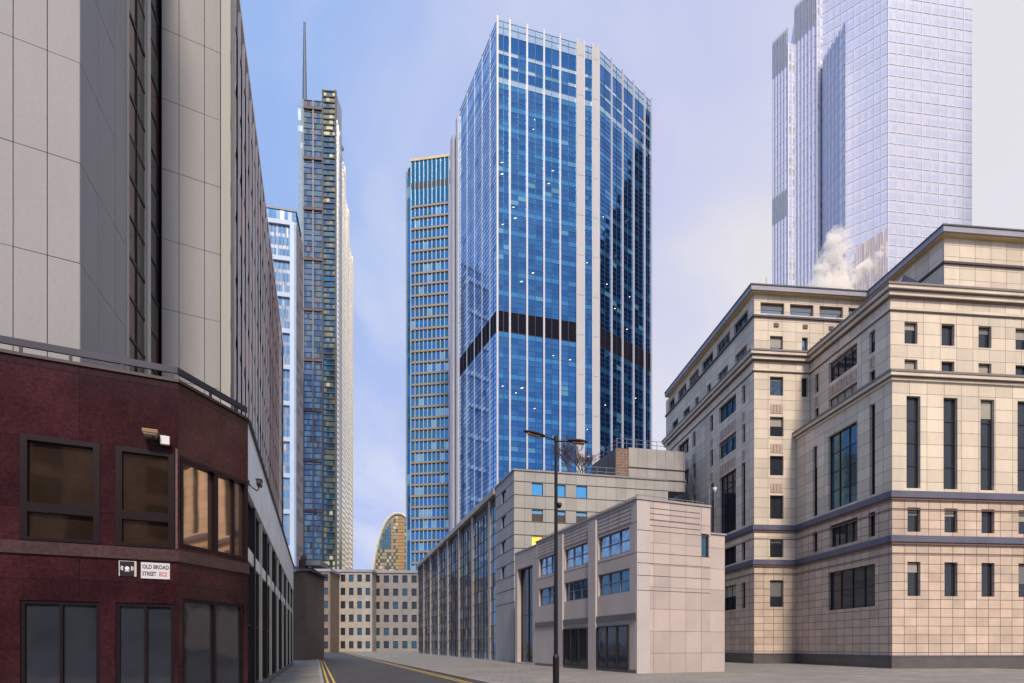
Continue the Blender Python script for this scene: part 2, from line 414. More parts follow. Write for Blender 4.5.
    strips(F2, [598.4, 611, 622, 633, 644, 650.8], [], pick_front)
    fe = Face(A0, A1)
    e = MB(); e.fbox(fe, 0, fe.L*.36, 0, TOP-3, -.3, .5); e.build('rear_column', M_fin, t)
    e = MB(); e.fbox(fe, fe.L*.36, fe.L*.72, 0, TOP-4, -.3, -.05); e.build('rear_slot', mats[5], t)
    e = MB(); e.fbox(fe, fe.L*.72, fe.L-.1, 0, TOP-1, -.3, .45); e.build('rear_column', M_fin, t)
blue_tower()

# ================================================================== SLIM TOWER BEHIND
def slim_tower():
    Y = 180
    P0 = ray(411, Y); P1 = go(P0, -3200, 449); L0 = go(P0, 700, 407); L0 = ray(407, Y+1.5)
    R1 = P1 + Vector((.6, 24))
    t = thing('banded_tower', (P0.x+6, P0.y+8, 0), 'slim blue glass tower with thin tan floor bands just left of the big blue tower', 'skyscraper')
    TOP = 1.7 + (646-162)*Y/560
    c = MB(); c.prism(inset([L0, P0, P1, R1, L0 + Vector((2, 24))], .2), 0, TOP-1)
    c.build('core', mat('slim_core', (0.06,0.09,0.12), .6), t)
    G = [glass('slim_teal', (0.05,0.20,0.33), .75, .06), glass('slim_blue', (0.055,0.24,0.50), .75, .06), glass('slim_pale', (0.24,0.46,0.60), .6, .15), mat('slim_slot', (.02,.03,.05), .5)]
    F = Face(P0, P1)
    nb = 9; us = [F.L*i/nb for i in range(nb+1)]
    pitch = 3.57; rows = []
    z = TOP - 15
    zs = []
    while z > 2:
        rows.append((max(z-pitch,0), z-.5, 'n')); rows.append((z-.5, z, 'b')); zs.append(z); z -= pitch
    rows += [(TOP-15, TOP-9, 't'), (TOP-9, TOP-6.8, 'k'), (TOP-6.8, TOP, 't')]
    m = MB()
    def pk(k):
        if k == 't': return 0
        if k == 'k': return 3
        if k == 'b': return 3
        return random.choices([0, 1, 2], [4, 5, 1.2])[0]
    for i in range(nb):
        m = MB(); cells(m, F, us[i:i+2], rows, pk); m.build('glazing_strip', G, t)
    for i in range(nb+1):
        f = MB(); f.fbox(F, us[i]-.13, us[i]+.13, 0, TOP, .0, .2); f.build('mullion', mat('slim_mullion', (.40,.48,.55), .4, .3), t)
    for z in zs:
        f = MB(); f.fbox(F, .3, F.L-.3, z+.0, z+.62, .02, .3); f.build('floor_band', mat('slim_band', (.27,.235,.20), .6, vary=.1), t)
    for z in (TOP-7.9,):
        pass
    f = MB(); f.fbox(F, -.2, F.L+.2, TOP, TOP+.8, -1, .3); f.build('roof_cap', mat('slim_cap', (.60,.50,.30), .4), t)
    E = Face(L0, P0); f = MB(); cells(f, E, [0, E.L], [(z, min(z+pitch, TOP-4), 'n') for z in [i*pitch for i in range(int((TOP-4)/pitch)+1)]], pk)
    f.build('corner_glazing', G, t)
    f = MB(); f.fbox(E, -.25, .12, 0, TOP-2, -.4, .3); f.build('edge_fin', mat('slim_edge', (.30,.36,.42), .5), t)
    f = MB(); f.fbox(F, F.L, F.L+1.2, 0, TOP-9, -.5, .4); f.build('edge_column', mat('slim_mauve', (.33,.30,.38), .5), t)
slim_tower()

# ================================================================== STEPPED TOWER WITH SPIRE
def spire_tower():
    Y = 240
    A = ray(298, Y-.5); B = go(A, 3500, 303.5); C = go(B, 6000, 323); D = go(C, 9000, 336)
    t = thing('spire_tower', (C.x, C.y+15, 0), 'tallest stepped glass tower with a thin mast and side coloured white for sun glare, left of centre', 'skyscraper')
    H = lambda y, y_=Y: 1.7 + (646-y)*y_/560
    segs = [(336, 340.6, 141), (340.6, 344.3, 170), (344.3, 348, 212), (348, 351.8, 259)]
    core = MB()
    Dn = go(D, 450, 351.8)
    core.prism(inset([A, B, C, D, go(D,450,340.6), go(D,450,340.6)+Vector((-12,8)), A+Vector((2,14))], .4), 0, H(103))
    core.build('core', mat('spire_core', (.06,.08,.10), .6), t)
    Gm = [glass('spire_dark', (.11,.18,.27), .8, .12), glass('spire_mid', (.19,.28,.37), .8, .12), glass('spire_green', (.20,.27,.26), .6, .1),
          glass('spire_warm', (.36,.33,.20), .6, .15), mat('spire_light_blue', (.24,.36,.52), .6, .0, spec=.1), glass('spire_teal', (.06,.25,.42), .75, .08),
          mat('spire_yellow_pane', (.50,.47,.26), .4, vary=.2), mat('spire_maroon', (.13,.12,.15), .6)]  # yellow panes are plain colour
    p = 2.4
    def rws(top): return [(max(top-(i+1)*p,0), top-i*p, 'n') for i in range(int(top/p)+1) if top-i*p > .2]
    F = Face(A, B); top = H(104); m = MB(); cells(m, F, [0, F.L*.5, F.L], rws(top), lambda k: random.choice([4, 4, 4, 1])); m.build('edge_glazing', Gm, t)
    F = Face(B, C); top = H(100)
    nb = 6
    for i in range(nb):
        m = MB(); cells(m, F, [F.L*(i)/nb, F.L*(i+1)/nb], rws(top), lambda k: random.choices([0,1,2,7],[6,5,1.5,.4])[0]); m.build('glazing_strip', Gm, t)
    m = MB()
    for (a, b, k) in rws(top)[::1]: m.fbox(F, 0, F.L, b-.22, b+.05, .02, .2)
    m.build('floor_edges', mat('spire_floor_edge', (.05,.05,.07), .6), t)
    for q in range(11):
        m = MB(); m.fbox(F, 0, F.L, top - 4 - q*21.6, top - 3 - q*21.6, .42, .6); m.build('cross_beam', mat('spire_brace', (.11,.07,.08), .6), t)
    for u in (0, F.L*.5, F.L):
        m = MB(); m.fbox(F, u-.3, u+.3, 0, top, .1, .4); m.build('fin', mat('spire_fin', (.16,.17,.21), .5), t)
    F = Face(C, D); top = H(89)
    rw = rws(top)
    m = MB()
    for i, (a, b, k) in enumerate(rw):
        for j in range(4):
            if i < 8: mi = random.choices([6, 3, 2, 0], [3, 2, 2, 1])[0]
            elif b < 40: mi = random.choices([6, 2, 5], [3, 4, 2])[0]
            else: mi = random.choices([2, 5, 0, 3, 6], [5, 2.2, 5, 1.4, .25])[0]
            cells(m, F, [F.L*j/4, F.L*(j+1)/4], [(a, b, 'n')], lambda k: mi)
    m.build('lift_core_glazing', Gm, t)
    m = MB()
    for (a, b, k) in rw: m.fbox(F, 0, F.L, b-.38, b+.05, .02, .4)
    m.fbox(F, -.3, .3, 0, top, .05, .7); m.fbox(F, F.L-.3, F.L+.3, 0, top, .05, .7)
    m.build('floor_edges', mat('spire_dark_edge', (.05,.06,.07), .6), t)
    c2 = MB(); c2.prism([C+Vector((0,.3)), D+Vector((0,.3)), D+Vector((0,8)), C+Vector((0,8))], 0, top-.2); c2.build('lift_shaft', Gm[2], t)
    Mw = mat('spire_glare_panels', (1,.98,.94), .14, .85, vary=.03, vscale=.1); Mg = glass('spire_glare_glass', (.92,.90,.88), .85, .12)  # near-white colours carry the sun glare on this side
    for (xa, xb, y) in segs:
        Pa, Pb = go(D, 450, xa), go(D, 450, xb)
        Fs = Face(Pa, Pb); top = 1.7 + (646-y)*Pb.y/560
        b = MB(); b.fbox(Fs, 1.3 if xa == 336 else 0, Fs.L, 0, top, -9, 0); blk = b.build('stepped_wing', Mg, t)
        s = MB(); z = top
        while z > 1: s.fbox(Fs, 0, Fs.L, z-1.3, z, .01, .35); z -= p
        for q in range(4): s.fbox(Fs, Fs.L*q/4, Fs.L*q/4+.3, 0, top, .36, .6)
        s.build('side_louvres', Mw, blk)
        s = MB(); s.fbox(Fs, Fs.L-.3, Fs.L+.25, 0, top+1, -9, .62); s.build('corner_post', mat('spire_cream_edge', (.78,.68,.42), .4, .2), blk)
    sp = MB(); q = ray(304.6, Y+1)
    sp.tube((q.x,q.y,H(104)), (q.x,q.y,H(66)), 1.0, .8, 8); sp.tube((q.x,q.y,H(66)), (q.x,q.y,H(20)), .8, .45, 8)
    sp.build('mast', mat('mast_steel', (.05,.09,.16), .5, .0), t)
    ar = MB(); q = go(D, 450, 340.5); ar.tube((q.x,q.y,H(146)), (q.x,q.y,H(121)), .35, .25, 6); ar.box(q.x-1.3,q.x+1.3,q.y-.6,q.y+.6,H(127),H(123.5)); ar.tube((q.x,q.y,H(124)),(q.x,q.y,H(117)),.12,.08,5)
    ar.build('roof_aerial', mat('aerial_brown', (.30,.24,.22), .6), t)
spire_tower()

# ================================================================== TOWER BEHIND, LEFT
def left_far_tower():
    Y = 190; A = ray(258, Y-2); B = go(A, 3200, 290.3); C = go(B, 3200, 296.5); D = ray(303, Y+8)
    t = thing('white_ribbed_tower', ((A.x+B.x)/2, Y+10, 0), 'pale blue glass office tower with white floor bands just left of the spire tower', 'skyscraper')
    H = lambda y: 1.7 + (646-y)*B.y/560
    core = MB(); core.prism(inset([A, C, D, D+Vector((-9,20)), A+Vector((-1,20))], .3), 0, H(226)); core.build('core', mat('left_core', (.08,.10,.14), .6), t)
    G = [glass('left_blue', (.16,.34,.58), .8, .08), glass('left_blue_pale', (.25,.40,.58), .7, .1), glass('left_grey', (.30,.33,.42), .5, .2), mat('left_white', (.40,.49,.66), .5, vary=.05)]
    F = Face(A, B); nb = 8
    rows = []; z = H(226); i = 0; bands = []
    while z > 1:
        rows += [(z-2.9, z, 'n'), (max(z-4.07,0), z-2.9, 's')]
        if i % 3 == 0: bands.append(z)
        z -= 4.07; i += 1
    for j in range(nb):
        m = MB(); cells(m, F, [F.L*(j+f)/nb for f in (0,.5,1)], rows, lambda k: random.choices([0,1,2,3],[6,3,.5,.25])[0] if k=='n' else random.choices([2,1],[3,1])[0]); m.build('glazing_strip', G, t)
        f = MB(); f.fbox(F, F.L*j/nb-.12, F.L*j/nb+.12, 0, H(226), .02, .2); f.build('mullion', mat('left_mullion', (.22,.30,.42), .5), t)
    for z in bands:
        f = MB(); f.fbox(F, 0, F.L, z-.2, z+1.3, .05, .8); f.build('white_band', G[3], t)
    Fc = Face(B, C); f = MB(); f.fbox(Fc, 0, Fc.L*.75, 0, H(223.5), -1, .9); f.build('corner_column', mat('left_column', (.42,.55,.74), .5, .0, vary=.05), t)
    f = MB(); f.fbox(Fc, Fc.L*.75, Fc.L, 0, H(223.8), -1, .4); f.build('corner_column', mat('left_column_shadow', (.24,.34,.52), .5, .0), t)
    E = Face(C, D); f = MB(); cells(f, E, [0, E.L*.5, E.L], [(q*2.03, q*2.03+2.03, 'n') for q in range(int(H(226)/2.03))], lambda k: random.choice([0,1,1])); f.build('return_glazing', [mat('return_brown', (.12,.10,.12), .5), mat('return_mauve', (.26,.20,.22), .5)], t)
    top = MB(); Fr = Face(A+Vector((0,2)), C+Vector((-1,2)))
    top.fbox(Fr, 0, Fr.L, H(226), H(207), -12, 0); pr = top.build('plant_storey', G[2], t)
    m = MB(); cells(m, Fr, [Fr.L*q/9 for q in range(10)], [(H(218), H(207.6), 'n')], lambda k: random.choices([0,1,2,3],[3,3,3,.8])[0], n=.05); m.build('plant_glazing', G, pr)
    m = MB(); m.fbox(Fr, -.3, Fr.L+.3, H(207), H(205), -12, .3); m.build('roof_rim', mat('left_rim', (.16,.20,.26), .5), pr)
    m = MB()
    for q in range(12): m.fbox(Fr, Fr.L*(q+.3)/12, Fr.L*(q+.75)/12, H(222), H(219.5), .05, .5)
    m.build('vents', G[3], pr)
left_far_tower()

# ================================================================== ARCHED BUILDING FAR AWAY
def arched():
    Y = 320
    t = thing('arched_building', (ray(397,Y).x, Y+15, 0), 'distant gold and grey arch-topped building with checkered windows', 'building')
    prof = []
    cx, hw, zt = ray(398, Y).x, 29*Y/560.0, 1.7 + (646-513.5)*Y/560
    n = 40
    for i in range(n+1):
        a = math.pi*(1 - i/n)
        xx = math.cos(a); prof.append((cx + math.copysign(abs(xx)**.9, xx)*hw, max(0, (zt)*math.sin(a)**.86)))
    b = MB(); i = 0
    Ya, Yb = Y, Y+40
    b.quad([(x, Ya, z) for x, z in prof]); b.quad([(x, Yb, z) for x, z in reversed(prof)])
    for (x0,z0),(x1,z1) in zip(prof, prof[1:]): b.quad([(x0,Ya,z0),(x0,Yb,z0),(x1,Yb,z1),(x1,Ya,z1)])
    b.build('vault', mat('arch_vault', (.24,.24,.24), .5, vary=.1), t)
    G = [mat('arch_stone', (.33,.28,.20), .7), glass('arch_glass', (.16,.17,.17), .5, .15), mat('arch_gold', (.40,.25,.10), .5, vary=.2), glass('arch_blue', (.12,.30,.52), .7, .1), mat('arch_pale', (.55,.52,.42), .7)]
    fc = Face(Vector((cx-hw, Y-.1)), Vector((cx+hw, Y-.1)))
    m = MB(); cw = 2*hw/26; ch = 1.9
    for i in range(26):
        for j in range(int(zt/ch)):
            u, z = (i+.5)*cw, (j+.5)*ch; xx = abs(u-hw+ (cw*.7 if u>hw else -cw*.7))/hw
            if xx >= .99: continue
            a = math.acos(min(1, xx**(1/.9))); 
            if z + ch*.9 > zt*math.sin(a)**.86: continue
            if 13 <= i <= 15 or (i == 10 and z > zt*.72): mi = 2
            elif i < 10 and z > zt*.74: mi = 3
            else: mi = [0, 1][(i+j) % 2] if random.random() < .7 else random.choice([1, 4, 0])
            m.fbox(fc, i*cw+.08, (i+1)*cw-.08, j*ch+.15, (j+1)*ch-.15, 0, .12, mi)
    m.build('window_grid', G, t)
    rim = MB()
    for (x0,z0),(x1,z1) in zip(prof, prof[1:]): rim.tube((x0,Ya-.3,z0),(x1,Ya-.3,z1), .75, .75, 6)
    rim.build('arch_rim', mat('arch_rim', (.62,.60,.50), .5), t)
arched()

# ================================================================== LOW ROOFLINE AT THE STREET END
def low_block(x0, x1, Y, ytop, label, col, nwin, dep=14, extra=None):
    A, B = ray(x0, Y), ray(x1, Y); F = Face(A, B); H = 1.7 + (646-ytop)*Y/560
    t = thing('low_building', ((A.x+B.x)/2, Y+dep/2, 0), label, 'building', 'low buildings closing the end of the street')
    m = mat('render_%d' % int(x0), col, .8, vary=.15)
    holes = []; nf = max(2, int(H/3.6)); w = F.L/nwin
    for i in range(nwin):
        for j in range(nf): holes.append((w*(i+.22), w*(i+.78), j*H/nf+1.0, (j+1)*H/nf-.7))
    b = MB(); b.wall(F, 0, F.L, 0, H, holes, .3); b.build('wall', m, t)
    c = MB(); c.prism([F.P-F.n*.5, F.Q-F.n*.5, F.Q-F.n*dep, F.P-F.n*dep], 0, H-.05); c.build('body', m, t)
    r = MB(); r.fbox(F, -.3, F.L+.3, H, H+.7, -dep, .3); r.build('parapet', M_fascia, t)
    for h in holes: window(t, F, *h, .25, M_frame, random.choice([G_dark, G_dark, G_teal]), fw=.12)
low_block(286, 330, 150, 571.5, 'low brown building at the foot of the spire tower', (.22,.17,.14), 5)
low_block(330.5, 372, 158, 572, 'low pale building below the open sky gap at the street end', (.36,.34,.31), 5)
low_block(372.5, 428, 163, 573, 'low grey building in front of the arched building', (.25,.24,.24), 6)

def chimney_house():
    Y = 62; A, B = ray(284, Y), ray(306, Y); F = Face(A, B); z = lambda y: 1.7+(646-y)*Y/560
    t = thing('old_house', ((A.x+B.x)/2, Y+3, 0), 'small old dark house with clustered chimney pots and black sloping roof at the left kerb', 'house')
    b = MB(); b.wall(F, 0, F.L, 0, z(571), [], .1); b.fbox(F, 0, F.L, 0, z(571)-.02, -6, -.01); b.build('wall', mat('sooty_brick', (.14,.10,.085), .9, joints=(.45,.15,.01,(.2,.18,.16),.5)), t)
    r = MB(); r.quad([F.pt(-.3,z(571),.3), F.pt(F.L+.5,z(571),.3), F.pt(F.L-.4,z(564),-3), F.pt(-.3,z(562),-3)])
    r.quad([F.pt(F.L+.5,z(571),.3), F.pt(F.L+.5,z(571),-6.3), F.pt(F.L-.4,z(564),-3)]); r.quad([F.pt(F.L+.5,z(571),-6.3), F.pt(-.3,z(571),-6.3), F.pt(-.3,z(562),-3), F.pt(F.L-.4,z(564),-3)])
    rf = r.build('roof', mat('slate', (.035,.035,.045), .6, vary=.25, vscale=3), t)
    c = MB(); u = F.U(290.5); c.fbox(F, u, F.U(297.5), z(568), z(556), -3.4, -2.4); ch = c.build('chimney', mat('chimney_brick', (.07,.045,.04), .9), rf)
    for i in range(4):
        p = MB(); q = F.pt(u+.12+.18*i, z(556), -2.9); p.tube(q, (q[0],q[1],z(551.5-(i%2)*1.2)), .09, .07, 8); p.build('chimney_pot', mat('pot', (.08,.05,.045), .8), ch)
    s = MB(); s.fbox(F, F.U(298.5), F.U(313), z(562.5), z(557.5), -5, -2.2); s.build('roof_box', mat('lead_box', (.20,.22,.25), .6), rf)
chimney_house()

# ================================================================== LEFT FINNED TOWER
def finned_tower():
    C = ray(231, 22); Vs, Vf, Vw = 321.6, 1591, 350
    E = go(C, Vs, 283.2); I = go(C, Vf, 161); Wc = go(I, Vw, 80); Wl = go(Wc, Vf, -60)
    H = 29.5
    t = thing('finned_office_block', (C.x-4, C.y+8, 0), 'grey stone clad office tower with dark vertical fins along the street, far left', 'office building')
    Mp = mat('grey_cladding', (.285,.29,.31), .7, vary=.10, vscale=.5, fine=.04, tall=True)
    Mg = mat('cladding_gap', (.05,.05,.05), .9)
    core = MB(); core.prism([Wl, Wc - Face(Wc, I).n*0 + Vector((-.9,.6)), I+Vector((-.9,1.0)), C+Vector((-1.3,.2)), E+Vector((-1.0,0)), E+Vector((-12,0)), Wl+Vector((0,12))], 6, H-.3)
    core.build('core', Mg, t)
    F2 = Face(I, C); F1 = Face(Wc, I); F0 = Face(Wl, Wc)
    lev0 = 1.7 + (646-322)*F2.pt(F2.U(220),0)[1]/560 - 2.62*6
    levs = [lev0 + 2.62*k for k in range(0, 12)]
    xs = [161.6, 179, 204.5, 220.5]
    def panels(fc, us, nm):
        b = MB(); b.fbox(fc, us[0], us[-1], 6, H, -.6, -.06); b.build('backing_wall', Mg, t)
        for a, c in zip(us, us[1:]):
            p = MB()
            for z0, z1 in zip(levs, levs[1:]):
                if z1 < 6: continue
                p.fbox(fc, a+.009, c-.009, max(z0,6)+.009, min(z1, H)-.009, -.05, random.uniform(-.003,.003))
            p.build('panel_column', Mp, t)
    panels(F2, [F2.U(x) for x in xs], 'front')
    ed = MB(); ed.fbox(F2, F2.U(221), F2.L-.02, 6, H, -.5, .10); ed.build('corner_pier', mat('pier_stone', (.34,.345,.34), .65, vary=.06, tall=True), t)
    ed = MB(); ed.fbox(F2, F2.L-.02, F2.L+.10, 6, H, -.5, .02); ed.build('shadow_gap', M_dark, t)
    # wing side: panels, glazed slots and slim posts
    panels(F1, [0, F1.U(98), F1.U(115), F1.U(126.0)], 'wing')
    Mpost = mat('pale_post', (.42,.42,.40), .55, vary=.05)
    for xa, xb, dn in ((126.2,128.4,.10),(146.8,149.8,.14),(127.0,127.4,.2)):
        p = MB(); p.fbox(F1, F1.U(xa), F1.U(xb), 6, H, -.4, dn*.25); p.build('post', Mpost, t)
    Gb = [glass('slot_glass_dark', (.07,.06,.07), .5, .08), glass('slot_glass_wine', (.12,.065,.075), .5, .1), mat('slot_spandrel', (.06,.055,.06), .4)]
    for xa, xb in ((128.6,138),(138.2,146.6),(150,160.6)):
        ua, ub = F1.U(xa), F1.U(xb); m = MB(); rows = []
        for z0 in levs:
            rows += [(z0, z0+1.31, 'a'), (z0+1.31, z0+2.62, 'b')]
        cells(m, F1, [ua, ub], rows, lambda k: random.choice([0,0,1,2]), n=-.07)
        s = m.build('glazed_slot', Gb, t)
        f = MB()
        for z0 in levs: f.fbox(F1, ua, ub, z0-.05, z0+.05, -.1, -.04); f.fbox(F1, ua, ub, z0+1.27, z0+1.34, -.1, -.045)
        f.fbox(F1, ua, ua+.05, 6, H, -.1, -.03); f.build('slot_frame', M_dark, s)
    panels(F0, [0, F0.L*.25, F0.L*.5, F0.L*.75, F0.L], 'end')
    # street side: scalloped fins with glazing between
    S = Face(C, E); n = 23; step = S.L/n
    Mf = [mat('fin_anodised', (.92,.88,.93), .4, .0, vary=.12, vscale=.8), mat('fin_sun_tinted', (.60,.47,.48), .4, .1, vary=.2, vscale=.8)]  # second colour tints the far fins mauve for reflected sunlight
    Gs = [mat('side_glass', (.010,.007,.012), .7, 0, spec=.0), mat('side_glass_amber', (.20,.09,.035), .5, 0, spec=.1), mat('side_spandrel', (.015,.010,.014), .7, 0, spec=.0)]
    for i in range(n):
        u = i*step; m = MB(); rows = []
        for z0 in levs: rows += [(z0, z0+.8, 's'), (z0+.8, z0+2.62, 'v')]
        rows = [r for r in rows if r[1] <= H+.2 and r[0] > 4]
        dd = .10 if i < 8 else .07
        cells(m, S, [u, u+step], rows, lambda k: 2 if k == 's' else random.choices([0,1],[5,.2 + .10*i])[0], n=-dd)
        b = m.build('glazed_bay', Gs, t)
        f = MB(); fw = .05
        for z0 in levs:
            if z0 < 4 or z0 + 2.62 > H+1: continue
            for (a, b_, n0, n1) in ((z0, z0+.35, -.03, .0), (z0+.35, z0+2.27, .0, .0), (z0+2.27, z0+2.62, .0, -.035)):
                c = [S.pt(u-fw,a,n0), S.pt(u+fw,a,n0), S.pt(u+fw,a,-dd-.005), S.pt(u-fw,a,-dd-.005), S.pt(u-fw,b_,n1), S.pt(u+fw,b_,n1), S.pt(u+fw,b_,-dd-.005), S.pt(u-fw,b_,-dd-.005)]
                f.box8(c, [(0,0)]*8)
        f.build('fin', Mf[0] if i < 9 else random.choice([Mf[1], Mf[0], Mf[1]]), t)
    r = MB(); r.fbox(S, .02, S.L, H, H+.3, -1.2, .02); r.build('parapet', Mf[0], t)
    e2 = MB(); e2.fbox(S, S.L, S.L+.3, 4, H, -8, 0); e2.build('end_wall', M_dark, t)
finned_tower()

# ================================================================== RED GRANITE CORNER BUILDING
Pr = ray(178, 14); Pc = go(Pr, 661, 248); Pl = go(Pr, 1724, -60)
def red_building():
    TOP = 8.28
    t = thing('granite_corner_building', (Pr.x-2, Pr.y+1.5, 0), 'polished dark red granite corner building with bronze windows, bottom left', 'building')
    Mr = mat('red_granite', (.036,.011,.015), .14, vary=.55, vscale=.5, fine=.3, joints=(2.45,1.62,.011,(.02,.006,.01),0.0), spec=.3)
    Ml = mat('granite_trim', (.055,.028,.032), .3, vary=.2, fine=.3)
    Mfr = mat('plum_frame', (.012,.006,.010), .35, .0, spec=.25)
    Ff = Face(Pl, Pr); Fc = Face(Pr, Pc); dep = .16
    z = lambda fc, x, y: fc.Z(x, y)
    hf = [(Ff.U(115.5), Ff.U(174.5), Ff.Z(145,547), Ff.Z(116,445.5))]
    hf += [(Ff.U(20), Ff.U(100), hf[0][2], hf[0][3]), (Ff.U(115.5), Ff.U(174.5), .3, 2.75), (Ff.U(20), Ff.U(100), .3, 2.75)]
    zt, zb = Fc.Z(181,457), Fc.Z(181,546.5)
    hc = [(Fc.U(180.6), Fc.U(246.4), zb, zt), (Fc.U(183), Fc.U(244), .3, 2.9)]
    w = MB(); w.wall(Ff, 0, Ff.L, 0, TOP, hf, dep); w.build('wall', Mr, t)
    w = MB(); w.wall(Fc, 0, Fc.L, 0, TOP, hc, dep); w.build('wall', Mr, t)
    core = MB(); core.prism(inset([Pl, Pr, Pc, Pc+Vector((-3,3)), Pl+Vector((0,8))], .28), 0, TOP-.05); core.build('core', M_dark, t)
    cp = MB(); cp.ledge([Pl, Pr, Pc], TOP, TOP+.07, .05, .3); cp.build('coping', mat('coping', (.03,.012,.016), .4), t)
    sl = MB(); sl.ledge([Pl, Pr, Pc], hf[0][2]-.32, hf[0][2]-.03, .05, .02); sl.build('string_course', Ml, t)
    st = MB(); st.fbox(Ff, Ff.U(175.6), Ff.L-.005, hf[0][2], hf[0][3]+.1, .0, .03); st.build('pilaster', mat('pilaster_stone', (.13,.075,.075), .3, vary=.25, fine=.3), t)
    Gr = mat('reflective_window', (.50,.36,.26), .03, .9, vary=.08, vscale=.5, bump=.004)
    Gk = mat('reflective_window_dark', (.11,.07,.05), .04, .8, vary=.3, vscale=.9, bump=.003)
    # front window pairs
    for (a, b, c, d) in hf[:2]:
        f = MB(); n0, n1 = -dep, .02
        zm0, zm1 = c+(d-c)*.27, c+(d-c)*.36; fw = .13
        f.fbox(Ff, a, a+fw, c, d, n0, n1); f.fbox(Ff, b-fw, b, c, d, n0, n1)
        f.fbox(Ff, a+fw, b-fw, d-.12, d, n0, n1); f.fbox(Ff, a+fw, b-fw, c, c+.08, n0, n1); f.fbox(Ff, a+fw, b-fw, zm0, zm1, n0, n1)
        o = f.build('window', Mfr, t)
        for (p0, p1) in ((c+.08, zm0), (zm1, d-.12)):
            g_ = MB(); cells(g_, Ff, [a+fw, b-fw], [(p0, p1, 'n')], lambda k: 0, n=-.08, tilt=.01); g_.build('pane', Gk, o)
    f = MB(); (a, b, c, d) = hc[0]; fw = .07; n0, n1 = -dep, .02
    um, um2 = Fc.U(216), Fc.U(234.7)
    for u in (a, b-fw): f.fbox(Fc, u, u+fw, c, d, n0, n1)
    f.fbox(Fc, um-.06, um+.06, c+.08, d-.08, n0, n1); f.fbox(Fc, um2-.025, um2+.025, c+.08, d-.08, n0, -.02)
    f.fbox(Fc, a+fw, b-fw, c, c+.08, n0, n1); f.fbox(Fc, a+fw, b-fw, d-.08, d, n0, n1)
    o = f.build('window', Mfr, t)
    for (p0, p1) in ((a+fw, um-.06), (um+.06, um2-.025), (um2+.025, b-fw)):
        g_ = MB(); cells(g_, Fc, [p0, p1], [(c+.08, d-.08, 'n')], lambda k: 0, n=-.09, tilt=.008); g_.build('pane', Gr, o)
    for fc, h in ((Ff, hf[2]), (Ff, hf[3]), (Fc, hc[1])): window(t, fc, *h, .12, Mfr, G_dark, 2, 1, .08)
    # roof rail
    r = MB(); zr = Ff.Z(178, 379.5)+.06; P = [Pl, Pr, Pc]
    r.ledge(P, TOP+.24, TOP+.40, -.02, .08); r.build('rail', mat('rail_dark_blue', (.035,.035,.055), .35, .6), t)
    for fc, xs_ in ((Ff, [20, 70, 122, 172]), (Fc, [212, 237])):
        for x in xs_:
            p = MB(); u = fc.U(x); p.fbox(fc, u-.03, u+.03, TOP+.06, TOP+.24, -.07, -.03); p.build('rail_post', M_dark, t)
    return Ff, Fc, Mfr
Ff, Fc, Mfr = red_building()

